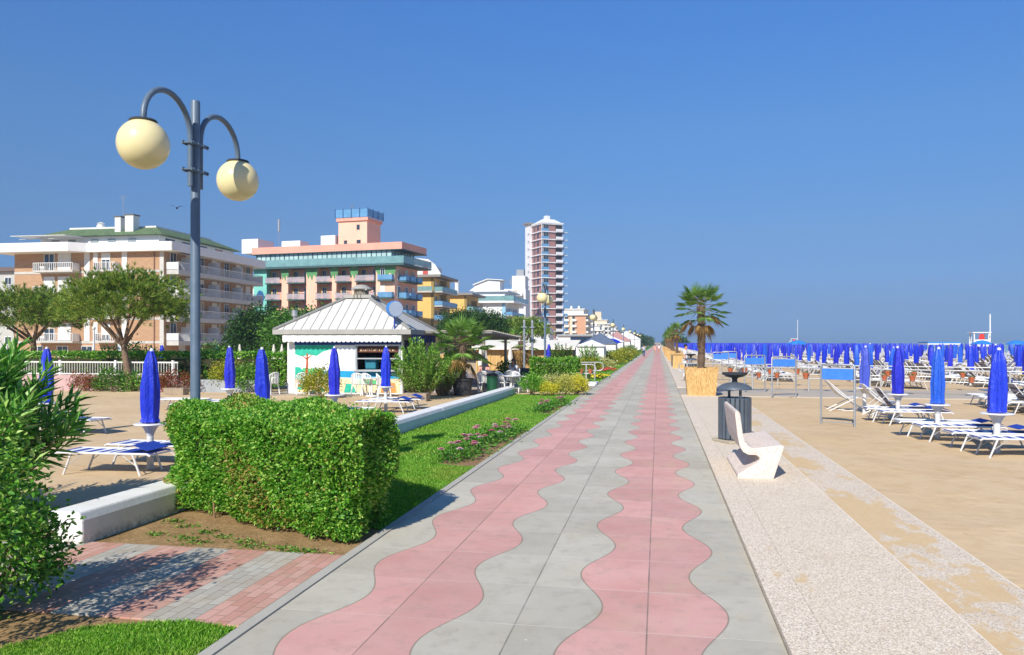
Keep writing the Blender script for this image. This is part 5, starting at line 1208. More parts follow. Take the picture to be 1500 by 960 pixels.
def person(label, loc, rz, J, hair, top, low, long_hair=False, sun=False, strap=False, short=False):
    """J: joint positions; body one skin, clothes as shells over it."""
    t = thing('person', label, 'person', loc, rz)
    k = ['pel','waist','chest','neck','head','crown','ls','le','lw','lh','rs','re','rw','rh','lhip','lk','la','lt','rhip','rk','ra','rt']
    R = dict(pel=(.15,.11),waist=(.13,.10),chest=(.16,.11),neck=.055,head=.088,crown=.07,ls=.06,le=.042,lw=.03,lh=.036,rs=.06,re=.042,rw=.03,rh=.036,lhip=.085,lk=.058,la=.04,lt=.035,rhip=.085,rk=.058,ra=.04,rt=.035)
    E = [('pel','waist'),('waist','chest'),('chest','neck'),('neck','head'),('head','crown'),('chest','ls'),('ls','le'),('le','lw'),('lw','lh'),('chest','rs'),('rs','re'),('re','rw'),('rw','rh'),('pel','lhip'),('lhip','lk'),('lk','la'),('la','lt'),('pel','rhip'),('rhip','rk'),('rk','ra'),('ra','rt')]
    ix = {n: i for i, n in enumerate(k)}
    skin_mesh('body', [(J[n], R[n]) for n in k], [(ix[a],ix[b]) for a,b in E], SKIN, t)
    def sub(names, extra, name, mat, cut={}):
        nn = [n for n in k if n in names]; jj = {n: i for i, n in enumerate(nn)}; nodes = []
        for n in nn:
            p = Vector(J[n]); 
            if n in cut: q, u = cut[n]; p = Vector(J[q])*(1-u)+p*u
            r = R[n]; r = tuple(x+extra for x in r) if isinstance(r, tuple) else r+extra; nodes.append((tuple(p), r))
        skin_mesh(name, nodes, [(jj[a],jj[b]) for a,b in E if a in jj and b in jj], mat, t)
    sub(['pel','waist','chest','ls','le','rs','re'], .018, 'shirt', top, dict(le=('ls',.7), re=('rs',.7)))
    if short: sub(['pel','lhip','lk','rhip','rk'], .022, 'shorts', low, dict(lk=('lhip',.5), rk=('rhip',.5)))
    else: sub(['pel','lhip','lk','la','rhip','rk','ra'], .018, 'trousers', low)
    h = Vector(J['head']); c = Vector(J['crown']); b = MB().ball(tuple(c*.75+h*.25+Vector((0,.025,.012))), .098, 14, 10, 1.05)
    if long_hair: b.ball(tuple(h+Vector((0,.06,-.03))), .10, 12, 8, 1.3)
    b.build('hair', hair, t, True)
    f = h+Vector((0,-.088,.015)); MB().ball(tuple(f+Vector((0,-.008,-.02))), .018, 8, 6, 1.3).build('nose', SKIN, t, True)
    if sun: MB().obox(tuple(f+Vector((-.035,-.004,.02))),(.05,.014,.032)).obox(tuple(f+Vector((.035,-.004,.02))),(.05,.014,.032)).obox(tuple(f+Vector((0,-.004,.028))),(.14,.008,.008)).build('sunglasses', BAGM, t)
    else:
        b = MB()
        for s in (-.032,.032): b.ball(tuple(f+Vector((s,.002,.022))), .011, 8, 6)
        b.build('eyes', BAGM, t)
    if strap: MB().tube([(.15,-.02,1.46),(.05,-.16,1.25),(-.12,-.14,1.02),(-.17,.02,.95),(-.05,.14,1.2),(.14,.08,1.45)], .014, 6).build('strap', BAGM, t)
    return t
def stand(step=0.0, armswing=.1, s=1.0):
    J = dict(pel=(0,0,.95),waist=(0,0,1.1),chest=(0,0,1.32),neck=(0,0,1.50),head=(0,-.02,1.62),crown=(0,0,1.70),ls=(.19,0,1.42),le=(.24,armswing,1.15),lw=(.24,armswing-.12,.92),lh=(.24,armswing-.15,.83),rs=(-.19,0,1.42),re=(-.24,-armswing,1.15),rw=(-.24,-armswing-.12,.92),rh=(-.24,-armswing-.15,.83),
             lhip=(.10,0,.90),lk=(.10,-step*.5-.02,.50),la=(.10,-step,.08),lt=(.10,-step-.16,.03),rhip=(-.10,0,.90),rk=(-.10,step*.35-.03,.50),ra=(-.10,step,.10),rt=(-.10,step-.15,.03))
    return {a: tuple(x*s for x in b) for a, b in J.items()}
def sit():
    return dict(pel=(0,0,.55),waist=(0,.02,.70),chest=(0,.03,.93),neck=(0,.02,1.10),head=(0,-.01,1.21),crown=(0,.01,1.29),ls=(.18,.03,1.02),le=(.22,-.10,.80),lw=(.12,-.28,.76),lh=(.08,-.34,.77),rs=(-.18,.03,1.02),re=(-.22,-.10,.80),rw=(-.12,-.28,.76),rh=(-.08,-.34,.77),lhip=(.10,-.04,.53),lk=(.11,-.42,.50),la=(.11,-.42,.09),lt=(.11,-.56,.04),rhip=(-.10,-.04,.53),rk=(-.11,-.42,.50),ra=(-.11,-.44,.09),rt=(-.11,-.58,.04))
person('man in pale blue shirt and jeans walking along the promenade', (-2.0,113,0), 0, stand(.22, .12), HAIRD, SHB, JEAN)
person('person in a pink top walking far away on the middle of the promenade', (-.5,136,0), .2, stand(.18, .1), HAIRD, PINKC, PINKC, short=True)
person('person in light clothes walking farthest away on the promenade', (0.2,152,0), PI, stand(.2, .1), HAIRD, SHW, PINKC, short=True)
person('dark haired man in a white shirt with a black shoulder strap beyond the first palm', (1.55,45.6,.03), 1.2, stand(.05, .04, 1.12), HAIRD, SHW, SHW, strap=True)
ch1 = dup(CH, (-7.75,34.6,0), .1, 'white terrace chair under the red haired woman'); person('red haired woman in sunglasses sitting on the terrace', (-7.75,34.6,-.02), .1, sit(), HAIRR, PINKC, JEAN, True, True)
ch2 = dup(CH, (-6.75,36.4,0), -.5, 'white terrace chair under the dark haired guest near the flag poles'); person('dark haired guest sitting on the terrace near the flag poles', (-6.75,36.4,-.02), -.5, sit(), HAIRD, SHW, JEAN, True)
# ------------------------------------------------------------------ hotels
GLASSW = M('window_glass', '#31414e', .08, .35, .6, spec=.8); FRAMEW = M('window_frame', '#e3e2dd', .5, .05); SHUT = M('white_shutter', '#dddcd6', .6, .06, 2); SLABC = M('balcony_slab', '#c2c0b8', .8, .12, 1.5); RAILW = M('white_railing', '#dedfdc', .5, .06)
TEALG = M('teal_glass', '#7fabab', .12, .2, .8, spec=.7, alpha=.82); BLUEG = M('blue_glass', '#6fa6cf', .12, .2, .8, spec=.7, alpha=.85); AWN = M('white_awning', '#e2e1db', .8, .05)
def brickwall(name, c1, c2, m):
    s = SH(name); b = s.n('TexBrick'); b.inputs['Scale'].default_value = 1; b.inputs['Brick Width'].default_value = .5; b.inputs['Row Height'].default_value = .14; b.inputs['Mortar Size'].default_value = .012
    for k, v in (('Color1',c1),('Color2',c2),('Mortar',m)): b.inputs[k].default_value = (*lin(v),1)
    X, Y, Z = s.xyz(); s.lk(s.comb(s.math('ADD', X, Y), Z, 0), b.inputs['Vector'])
    c = s.mix(s.ramp(s.noise(.5, 5, .65), .35, .7, 0, .3), b.outputs[0], dark(lin(c1), .7)); s.out(c, .85, 0, .2); return s.m
BR_ = random.Random(3); CURT = M('curtain', '#b9ad98', .8, .1, 3); ACW = M('air_conditioner', '#d6d6d2', .5, .05)
class Hotel:
    """Origin at the front right corner; front wall y=0 facing -y with u = distance to the left, right wall x=0 facing +x with u = distance back."""
    def __init__(self, name, label, loc, rz, W, D, cat='hotel'):
        self.t = thing(name, label, cat, (*loc, 0), rz); self.W, self.D = W, D
    def put(self, b, f, u0, u1, z0, z1, d0, d1):
        if f == 'F': b.box(-u1, -d1, z0, -u0, -d0, z1)
        else: b.box(d0, u0, z0, d1, u1, z1)
        return b
    def part(self, name, mat, f, u0, u1, z0, z1, d0, d1, par=None):
        return self.put(MB(), f, u0, u1, z0, z1, d0, d1).build(name, mat, par or self.t)
    def window(self, f, u, z, w, h, mat=None, bars=1, fr=None):
        b = MB(); k = .09; o = .07
        for a in ((u,u+w,z,z+k),(u,u+w,z+h-k,z+h),(u,u+k,z+k,z+h-k),(u+w-k,u+w,z+k,z+h-k)): self.put(b, f, *a, .001, o)
        for i in range(bars): c = u+w*(i+1)/(bars+1); self.put(b, f, c-.035, c+.035, z+k, z+h-k, .002, o-.01)
        p = b.build('window', fr or FRAMEW, self.t); self.part('pane', mat or GLASSW, f, u+k*.5, u+w-k*.5, z+k*.5, z+h-k*.5, .0005, .035, p)
        if h > 1.5 and BR_.random() < .5: q = BR_.uniform(.2,.75)*h; self.part('blind', SHUT if BR_.random() < .6 else CURT, f, u+k, u+w-k, z+h-q, z+h-k, .036, .05, p)
        return p
    def shutter(self, f, u, z, w, h, mat=None): return self.part('shutter', mat or SHUT, f, u, u+w, z, z+h, .001, .09)
    def balcony(self, f, u0, u1, z, dep, kind='picket', slab=None, th=.22, h=.95, d0=0.0, solid=None):
        s = self.part('balcony', slab or SLABC, f, u0, u1, z-th, z, d0+.001, d0+dep); b = MB(); e = d0+dep
        if kind == 'picket':
            self.put(b, f, u0, u1, z+h-.06, z+h, e-.07, e-.01); n = max(2, int((u1-u0)/.26))
            for i in range(n+1): c = u0+.02+(u1-u0-.09)*i/n; self.put(b, f, c, c+.055, z+.001, z+h-.061, e-.06, e-.02)
            for c in (u0, u1-.05): self.put(b, f, c, c+.05, z+.05, z+h-.062, d0+.03, e-.075)
            b.build('railing', RAILW, s)
        else:
            self.put(b, f, u0, u1, z+.06, z+h, e-.06, e-.02); self.put(b, f, u0, u0+.04, z+.06, z+h, d0+.03, e-.065); self.put(b, f, u1-.04, u1, z+.06, z+h, d0+.03, e-.065); b.build('railing', kind, s)
        return s
    def awning(self, f, u0, u1, z, dep=.9, mat=None):
        b = MB(); P = (lambda u, d, q: (-u, -d, q)) if f == 'F' else (lambda u, d, q: (d, u, q))
        b.raw([P(u0,.1,z),P(u1,.1,z),P(u1,dep,z-.35),P(u0,dep,z-.35),P(u0,.1,z+.03),P(u1,.1,z+.03),P(u1,dep,z-.32),P(u0,dep,z-.32)], [(0,3,2,1),(4,5,6,7),(0,1,5,4),(1,2,6,5),(2,3,7,6),(3,0,4,7)]).build('awning', mat or AWN, self.t)
    def box(self, name, mat, x0, y0, z0, x1, y1, z1, par=None): return MB().box(x0,y0,z0,x1,y1,z1).build(name, mat, par or self.t)
def antenna(h, x, y, z0, z1, par=None):
    b = MB().tube([(x,y,z0),(x,y,z1)], .04, 5)
    for k in range(3): b.tube([(x-.6+.1*k,y,z1-.1-.25*k),(x+.6-.1*k,y,z1-.1-.25*k)], .02, 4)
    b.build('antenna', STEEL, par or h.t)

# --- brick hotel with the green mansard
BR = brickwall('hotel_brick', '#bb9673', '#ad8563', '#b09d86'); BAND = M('white_band', '#e6e5e1', .6, .04, 1)
def tilegreen():
    s = SH('green_tiles'); X, Y, Z = s.xyz(); f = s.math('FRACT', s.math('MULTIPLY', s.math('ADD', X, Y), 1.6)); g = s.math('FRACT', s.math('MULTIPLY', Z, 3.2))
    c = s.mix(s.ramp(s.noise(1.5, 5, .6), .3, .7), lin('#4c6440'), lin('#6f8458')); c = s.mix(s.ramp(s.math('MINIMUM', f, g), .0, .2, .6, 0), c, lin('#37492f')); s.out(c, .7); s.bump(f, .4, .05); return s.m
H1 = Hotel('brick_hotel', 'orange brick apartment hotel with white balconies and a green tiled top floor roof', (-59.1,85.6), .02, 20.6, 22)
H1.box('wall', BR, -20.6, 0, 0, 0, 22, 13.4)
fl = [2.3, 5.2, 8.1, 11.0]
for z in fl: H1.part('floor_band', SLABC, 'F', .002, 20.598, z-.32, z-.02, .001, .05)
for k, z in enumerate([-.35]+fl):
    if k == 0:
        for u in (13.0, 9.6, 16.5): H1.window('F', u, .3, 1.6, 1.4)
        for u in (3, 7, 11, 15): H1.window('R', u, .1, 1.4, 1.9)
        continue
    H1.balcony('F', 11.4, 16.9, z, 1.3); H1.balcony('F', 5.9, 8.8, z, 1.0)
    H1.shutter('F', 12.6, z+.02, 1.8, 2.2); H1.window('F', 14.9, z+.02, 1.5, 2.2); H1.shutter('F', 10.0, z-.01, .75, 2.85); H1.shutter('F', 8.9, z, .6, 2.3); H1.window('F', 7.2, z+.02, 1.2, 2.1); H1.shutter('F', 4.9, z-.01, .7, 2.85)
    H1.balcony('R', .4, 21.9, z, 1.7, th=.55, h=.98)
    for j, u in enumerate((1.2, 4.6, 7.4, 10.6, 13.8, 17.0, 19.8)):
        (H1.shutter if j % 2 else H1.window)('R', u, z+.02, 1.35, 2.25)
    H1.part('air_conditioner', ACW, 'R', 8.9, 9.5, z+.05, z+.6, .1, .45); H1.part('air_conditioner', ACW, 'F', 16.0, 16.7, z+.05, z+.6, .1, .4)
    for u in (3.4, 9.6, 15.8): H1.part('balcony_divider', RAILW, 'R', u, u+.08, z+.01, z+1.75, .1, 1.6)
    H1.part('pilaster', SLABC, 'R', 6.2, 6.7, z-.3, z+2.3, .001, .12); H1.part('pilaster', SLABC, 'R', 12.3, 12.8, z-.3, z+2.3, .001, .12); H1.part('pilaster', SLABC, 'R', 18.6, 19.0, z-.3, z+2.3, .001, .12)
H1.awning('R', 1.4, 6.5, 13.3, 1.7)
H1.part('corner_strip', SLABC, 'F', .003, .55, 0, 13.3, .002, .03); H1.part('downpipe', M('copper_pipe', '#8d6a55', .6), 'F', 1.2, 1.32, 0, 13.3, .003, .12)
# overhanging white band, its front steps outward towards the left
b = MB().prism([(1.7,-.9),(1.7,22.6),(-20.9,22.6),(-22.2,-2.3),(-11.2,-2.3),(-9.8,-.9)], 13.2, 13.5); b.build('terrace_slab', BAND, H1.t)
def parapet(pts, z0, z1, th, name, mat, par):
    b = MB()
    for i in range(len(pts)-1):
        p, q = Vector((*pts[i],0)), Vector((*pts[i+1],0)); d = (q-p).normalized(); n = Vector((-d.y,d.x,0))*th
        b.raw([(p.x,p.y,z0),(q.x,q.y,z0),(q.x+n.x,q.y+n.y,z0),(p.x+n.x,p.y+n.y,z0),(p.x,p.y,z1),(q.x,q.y,z1),(q.x+n.x,q.y+n.y,z1),(p.x+n.x,p.y+n.y,z1)], [(0,3,2,1),(4,5,6,7),(0,1,5,4),(1,2,6,5),(2,3,7,6),(3,0,4,7)])
    return b.build(name, mat, par)
parapet([(-22.25,-2.32),(-11.2,-2.32),(-9.8,-.92),(1.72,-.92),(1.72,22.6)], 13.25, 14.3, .14, 'parapet', BAND, H1.t)
H1.box('penthouse', BAND, -18.6, 2.0, 13.5, -2.0, 20, 15.5)
b = MB(); 
def put2(u0,u1,z0,z1,m,name): return MB().box(-u1,1.90,z0,-u0,1.999,z1).build(name, m, H1.t)
for u in (5.2, 8.0, 10.4, 13.6, 16.0): put2(u, u+1.0, 13.6, 15.1, M('penthouse_glass', '#8d989c', .15, .2, 2) if 'penthouse_glass' not in bpy.data.materials else bpy.data.materials['penthouse_glass'], 'window')
for u in (3.4, 7, 11, 15): MB().box(-1.999,u,13.6,-1.9,u+1.8,15.25).build('window', GLASSW, H1.t)
def hip(h, x0, y0, x1, y1, z0, ix, iy, z1, mat, name='roof', par=None):
    o = [(x0,y0,z0),(x1,y0,z0),(x1,y1,z0),(x0,y1,z0)]; i = [(x0+ix,y0+iy,z1),(x1-ix,y0+iy,z1),(x1-ix,y1-iy,z1),(x0+ix,y1-iy,z1)]
    b = MB(); b.raw(o+i, [(0,3,2,1),(4,5,6,7),(0,1,5,4),(1,2,6,5),(2,3,7,6),(3,0,4,7)]); return b.build(name, mat, par or h.t)
rf = hip(H1, -19.4, 1.2, -1.0, 20.6, 15.52, 3.0, 3.2, 16.85, tilegreen()); H1.box('ridge_cap', BAND, -16.4, 4.4, 16.852, -4.0, 17.4, 17.05, rf)
for x, w, z in ((-8.2,.8,18.0),(-6.6,1.15,18.2)): c = H1.box('chimney', BAND, x-w/2, 2.7, 15.8, x+w/2, 3.9, z, rf); H1.box('chimney_cap', M('chimney_cap', '#6f6a60', .8), x-w/2-.12, 2.6, z+.02, x+w/2+.12, 4.0, z+.14, rf)
MB().lathe([(.5,16.8),(.5,17.4),(.3,17.45),(.5,17.65),(.1,17.8)], 10, (-12.3,5,0)).build('roof_vent', BAND, rf); antenna(H1, -9.8, 6, 17.4, 21.4, rf)
for u in (12.5, 16.5): MB().tube([(-u-1.6,-2.0,14.75),(-u,1.6,15.4)], .06, 5).build('awning_frame', RAILW, H1.t)
MB().raw([(-19.6,-1.8,15.2),(-12,-1.8,15.2),(-12,1.9,15.4),(-19.6,1.9,15.4),(-19.6,-1.8,15.26),(-12,-1.8,15.26),(-12,1.9,15.46),(-19.6,1.9,15.46)], [(0,3,2,1),(4,5,6,7),(0,1,5,4),(1,2,6,5),(2,3,7,6),(3,0,4,7)]).build('terrace_awning', AWN, H1.t)
# --- pale block behind it at the left edge
H0 = Hotel('pale_apartment_block', 'pale grey apartment block at the left edge behind the brick hotel', (-86.0,100.0), 0, 22, 14); H0.box('wall', M('pale_render', '#b9b9b2', .85, .1), -22,0,0,0,14,12.6); H0.box('roof', M('dark_eave', '#6b5e5a', .8), -22.5,-.6,12.61,.6,14.5,13.2)
for z in (1.5,4.5,7.5,10.3):
    for u in (1.2, 4.4, 8): H0.window('F', u, z, 1.2, 1.5)
    H0.balcony('F', 2.6, 7.8, z-.6, 1.2)

# --- pink hotel with the painted palms
PINK = M('pink_render', '#f0c2a6', .8, .10, .35); PINKD = M('pink_render_deep', '#f0b29a', .8, .12, .4); TEAL = M('teal_render', '#7cc8b8', .8, .14, .5); SALM = M('salmon_fascia', '#e8a790', .75, .1, .5); YEL = M('yellow_render', '#e0b068', .8, .1, .5); PALMP = M('painted_palm', '#5f9a63', .8, .3, 1); DTRIM = M('dark_teal_trim', '#3f5f5f', .6, .1); BPAINT = M('painted_blue', '#2a5f90', .8, .2, 2)
H2 = Hotel('pink_hotel', 'salmon pink hotel with painted palms, glazed top storey and a square roof tower', (-45.4,130.9), math.radians(-7), 29, 9.5)
H2.box('wall', PINKD, -29, 1.3, 0, 0, 9.5, 15.6)
H2.box('teal_wall', TEAL, -29.02, 0, 0, -26.2, 1.298, 15.6)
piers = [(0.02,3.7,PINK),(7.6,8.5,PINK),(11.6,12.5,PINK),(15.6,17.8,PINK),(21.6,23.0,PINK)]
for u0, u1, m in piers:
    H2.box('pier', m, -u1, 0, 0, -u0, 1.298, 15.6)
    um = (u0+u1)/2; w = max(.9, (u1-u0)*.6)
    MB().extrude([(-um-w,15.55),(-um+w,15.55),(-um+w*.8,13.9),(-um+w*.35,14.4),(-um+w*.1,13.3),(-um-w*.25,14.3),(-um-w*.5,13.6),(-um-w*.75,14.5)], 'y', -.03, -.003).build('painted_palm', PALMP, H2.t)
MB().extrude([(-27.9,1),(-27.3,1),(-27.45,9.8),(-27.7,9.8)], 'y', -.025, -.003).build('painted_column', YEL, H2.t); MB().extrude([(-28.5,9.7),(-27.0,9.6),(-26.6,10.4),(-27.1,11.6),(-27.9,11.8),(-28.4,11.0)], 'y', -.028, -.004).build('painted_figure', BPAINT, H2.t)
bays = [(3.7,7.6),(8.5,11.6),(12.5,15.6),(17.8,21.6),(23.0,26.2)]
for z in (3.8, 6.9, 10.0, 13.05):
    for u0, u1 in bays:
        s = MB().box(-u1+.002,-.55,z-.2,-u0-.002,1.297,z).build('balcony', DTRIM, H2.t); b = MB().box(-u1+.05,-.52,z+.05,-u0-.05,-.48,z+1.0); b.build('railing', M('pale_glass', '#c4b8bc', .25, .2, 1, spec=.5, alpha=.6) if 'pale_glass' not in bpy.data.materials else bpy.data.materials['pale_glass'], s)
        MB().box(-u1+.04,-.54,z+1.0,-u0-.04,-.46,z+1.06).build('handrail', DTRIM, s)
        H2.box('yellow_panel', YEL, -u1+.003, 1.27, z, -u1+1.6, 1.2985, z+2.5)
        wd = MB().box(-u1+.4,1.2,z+.02,-u1+1.35,1.268,z+2.15).build('window', FRAMEW, H2.t); MB().box(-u1+.48,1.17,z+.1,-u1+.85,1.199,z+2.08).box(-u1+.9,1.17,z+.1,-u1+1.28,1.199,z+2.08).build('pane', GLASSW, wd)
        if u1-u0 > 3.5: w2 = MB().box(-u0-1.2,1.2,z+.02,-u0-.5,1.297,z+2.15).build('window', FRAMEW, H2.t); MB().box(-u0-1.13,1.17,z+.1,-u0-.57,1.199,z+2.08).build('pane', GLASSW, w2)
for k, (u0, u1) in enumerate(((.3,2.9),(3.5,5.6),(6.4,8.6))):
    for z in (3.8, 6.9, 10.0, 13.05): H2.balcony('R', u0+1.2 if k == 0 else u0, u1, z, 1.5, BLUEG, DTRIM); H2.window('R', u0+.6, z+.02, 1.2, 2.1)
for z in (6.9, 10.0, 13.05): H2.window('F', 1.9, z+.05, .9, 2.1); H2.balcony('F', .1, 2.9, z, 1.0, BLUEG, DTRIM)
H2.box('terrace_slab', DTRIM, -30.4, -1.0, 15.61, 2.2, 11, 15.9); parapet([(-30.4,-1.02),(2.22,-1.02),(2.22,11)], 15.95, 17.2, .08, 'terrace_railing', TEALG, H2.t)
H2.box('glazed_storey', M('storey_glass', '#b5d2ce', .1, .25, .35, spec=.8), -28.6, .4, 15.9, -.8, 9.5, 18.5)
b = MB()
for k in range(29): x = -28.6+27.8*k/28; w = .10 if k % 3 == 0 else .05; b.box(x-w,.32,15.92,x+w,.399,18.5)
for k in range(8): y = .4+9.1*k/7; b.box(-.799,y-.06,15.92,-.72,y+.06,18.5)
b.box(-28.6,.33,17.2,-.8,.398,17.28); b.build('mullions', DTRIM, H2.t)
H2.box('roof', SALM, -29.4, -.1, 18.51, 1.4, 10.5, 19.75); H2.box('roof_edge', DTRIM, -29.5, -.2, 18.40, 1.5, 10.6, 18.505)
tw = H2.box('roof_tower', PINK, -13.2, 3.5, 19.75, -7.3, 8.8, 24.4); H2.box('tower_cornice', SALM, -13.5, 3.2, 24.41, -7.0, 9.1, 25.0, tw)
b = MB()
for x0,y0,x1,y1 in ((-13.6,3.1,-6.9,3.16),(-6.96,3.161,-6.9,9.2),(-13.6,3.161,-13.54,9.2)): b.box(x0,y0,25.05,x1,y1,26.5)
b.build('tower_railing', BLUEG, tw); b = MB()
for x in (-13.62,-12,-10.3,-8.6,-6.92): b.box(x-.07,3.0,25.0,x+.07,3.09,26.7)
for y in (5,7,9.1): b.box(-6.88,y-.07,25.0,-6.8,y+.07,26.7)
b.build('tower_posts', BPAINT, tw); H2.box('window', GLASSW, -9.4, 3.42, 22.8, -8.8, 3.498, 23.7, tw); H2.box('window', GLASSW, -12, 3.42, 20, -11.4, 3.498, 20.9, tw); H2.box('window', GLASSW, -9.4, 3.42, 20, -8.6, 3.498, 20.9, tw); antenna(H2, -11.2, 5, 25, 27.8, tw)
H2.box('roof_hut', BAND, -16.6, 3, 19.76, -13.6, 6, 21.9); H2.box('roof_box', BAND, -32.4, 1, 18.9, -28.8, 6, 21.6); H2.box('roof_box', BAND, -25, 3, 19.76, -21, 6, 21.2); antenna(H2, -25.6, 3, 19.7, 25.2); MB().lathe([(.16,23),(.22,23.1),(.22,25.2),(.1,25.4)], 8, (-25.6,3,0)).build('roof_mast', STEEL, H2.t)
H2b = Hotel('white_side_building', 'white building glimpsed between the brick hotel and the pink hotel', (-73.5,140), 0, 12, 8); H2b.box('wall', BAND, -12,0,0,0,8,12.8); [H2b.window('F', u, z, 1.2, 1.6) for u in (1,4) for z in (2,5,8)]; H2b.box('roof', GREYW, -12.3,-.3,12.81,.3,8.3,13.2)

# --- two yellow hotels, white and blue hotel
YW = M('ochre_render', '#e6bc6a', .8, .08, .4); GRE = M('eave_grey', '#8f8a80', .75, .12, .6); OLV = M('olive_side', '#9a8348', .8, .1)
def yellow(label, loc, W, D, zs, ztop, rz=0, terrace=True):
    h = Hotel('yellow_hotel', label, loc, rz, W, D); h.box('wall', YW, -W,0,0,0,D,ztop)
    h.box('roof', GRE, -W-.8,-1.2,ztop+.01,1.8,D+.8,ztop+.55)
    for z in zs:
        h.balcony('R', .2, D-.3, z, 1.9, BLUEG if z != zs[-1] else TEALG, SLABC, th=.30)
        for k, u in enumerate((1.0, 4.0, 7.0, 10.0)):
            if u+1.5 < D: h.window('R', u, z+.02, 1.4, 2.1)
        h.awning('R', .6, 3.6, z+2.75, 1.6); h.awning('R', 6, 9.5, z+2.75, 1.6); h.part('pilaster', OLV, 'R', 5.2, 5.5, z, z+2.6, .001, 1.4)
    h.part('corner_strip', OLV, 'F', .002, .6, 0, ztop, .001, .03); return h
Y1 = yellow('taller ochre yellow hotel with glass balconies beside the pink hotel', (-48,164), 14, 13.4, (4.1,7.1,10.2,13.3), 16.3)
Y1.part('terrace', SLABC, 'F', .003, 14, 12.95, 13.25, .001, 1.3); MB().box(-14,-1.3,13.3,.0,-1.25,14.3).build('terrace_glass', TEALG, Y1.t); Y1.box('ground_band', OLV, -14.01,-.04,0,-.61,-.003,4.0)
MB().extrude([(-9.5,16.87),(1,16.87),(-.6,19.4),(-2.2,20.6),(-8.2,21.2)], 'y', 3.0, 3.4).build('roof_gable', BAND, Y1.t); MB().box(-3.4,2.9,17.2,-2.2,2.998,19.6).build('roof_window', M('red_canvas', '#c2544a', .7), Y1.t); Y1.box('roof_hut', BAND, -9.5,3.41,16.87,-1,10,19.2)
Y2 = yellow('lower ochre yellow hotel with two white chimneys', (-47.0,189.6), 13, 13, (4.0,7.0,10.1), 13.9)
for x in (-5.6,-3.0): MB().lathe([(.55,14.4),(.55,17.2),(.7,17.25),(.7,17.5),(.5,17.6)], 12, (x,2,0)).build('chimney', BAND, Y2.t, True)
WB = M('white_render', '#e4e5e5', .75, .05, .4); LB = M('pale_blue_strip', '#8fbfe0', .6, .1)
H4 = Hotel('white_hotel', 'white hotel with pale blue corner strip and turquoise glass balconies', (-41.3,211), 0, 9.2, 21)
H4.box('wall', WB, -6.4,0,0,0,21,13.0); H4.box('wing', WB, -9.6,2.5,0,-6.41,21,13.0); H4.part('corner_strip', LB, 'F', .002, 1.0, 0, 12.9, .001, .05)
for z in (3.4,6.5,9.6): 
    H4.balcony('R', .5, 20.5, z, 1.8, BLUEG, SLABC); MB().box(-9.6,.3,z-.2,-6.42,2.49,z).build('balcony', SLABC, H4.t); MB().box(-9.55,.32,z+.05,-6.45,.37,z+1.0).build('railing', TEALG, H4.t); H4.box('shutter', LB, -9.3,2.4,z,-7.8,2.498,z+2.2)
    for u in (1.5,5,8.5,12,15.5): H4.window('R', u, z+.02, 1.5, 2.1, fr=LB)
H4.part('window', GLASSW, 'F', 3.6, 4.3, 8.2, 8.7, .001, .03); H4.box('terrace_slab', WB, -10.4,-1.4,13.01,2.6,22,13.5); parapet([(-10.4,-1.42),(2.62,-1.42),(2.62,22)], 13.55, 14.9, .08, 'terrace_railing', TEALG, H4.t)
H4.box('penthouse', WB, -8.5,1.5,13.5,-.5,19,16.2); H4.box('roof', WB, -9.2,.6,16.21,.6,19.8,16.6)
MB().extrude([(-11.0,16.62),(-2.2,16.62),(-2.2,19.3),(-5.6,19.6),(-8.4,18.6)], 'y', 3, 9).build('roof_gable', WB, H4.t); MB().extrude([(-9.8,18.2),(-5.6,19.75),(-1.2,19.45),(-1.2,19.62),(-5.7,19.95),(-9.9,18.4)], 'y', 2.4, 9.5).build('gable_roof', BAND, H4.t); antenna(H4, .3, 6, 16.5, 20.2); MB().lathe([(.14,18.2),(.2,18.3),(.2,20),(.1,20.1)], 8, (.3,6,0)).build('roof_mast', STEEL, H4.t)

# --- the high tower
RB = M('maroon_panel', '#9f746e', .8, .1, .5); TSL = M('tower_white', '#dfe0e2', .75, .04, .3)
TW = Hotel('tower_block', 'tall white and maroon apartment tower with stacked balconies rising over the hotels', (-45.2,306.9), math.radians(36), 8.0, 8.6, 'tower')
# local frame: nearest edge at the origin, right facet along +x, left facet along +y
TW.box('wall', RB, 0, 0, 0, 9.0, 9.0, 49.5); n = 16; fh = 49.0/n
for k in range(n+1):
    z = k*fh+.5; TW.box('floor_slab', TSL, -.55,-.55,z-.35,9.0,8.8,z)
for k in range(n):
    z = k*fh+.5
    w = MB().box(.25,-.2,z+.02,2.7,-.003,z+fh-.4).build('window', FRAMEW, TW.t); MB().box(.4,-.26,z+1.0,1.5,-.201,z+fh-.5).box(1.6,-.26,z+.1,2.6,-.201,z+fh-.5).build('pane', GLASSW, w)
    MB().box(-.5,-.54,z+.02,2.8,-.48,z+1.0).build('railing', BLUEG, TW.t)
    w = MB().box(6.0,-.1,z+.02,8.8,-.003,z+fh-.4).build('recess_shade_panel', DARKIN, TW.t); MB().box(5.9,-1.1,z-.1,8.9,-.56,z+1.0).build('balcony', TSL, TW.t)  # flat near-black panel on the wall, its colour stands for a recess's shade
    MB().box(-.1,3.0,z+.6,-.003,4.2,z+fh-.6).build('window', GLASSW, TW.t); MB().box(-.1,6.2,z+.6,-.003,7.2,z+fh-.6).build('window', GLASSW, TW.t)
    s = MB().box(9.8,-.6,z-.2,11.3,3.0,z).build('balcony', TSL, TW.t); MB().box(11.25,-.6,z+.05,11.3,3.0,z+1.0).box(9.8,-.62,z+.05,11.3,-.58,z+1.0).build('railing', BLUEG, s)
    MB().box(-2.5,8.4,z-.1,-1.6,9.0,z+.05).build('fin', TSL, TW.t)
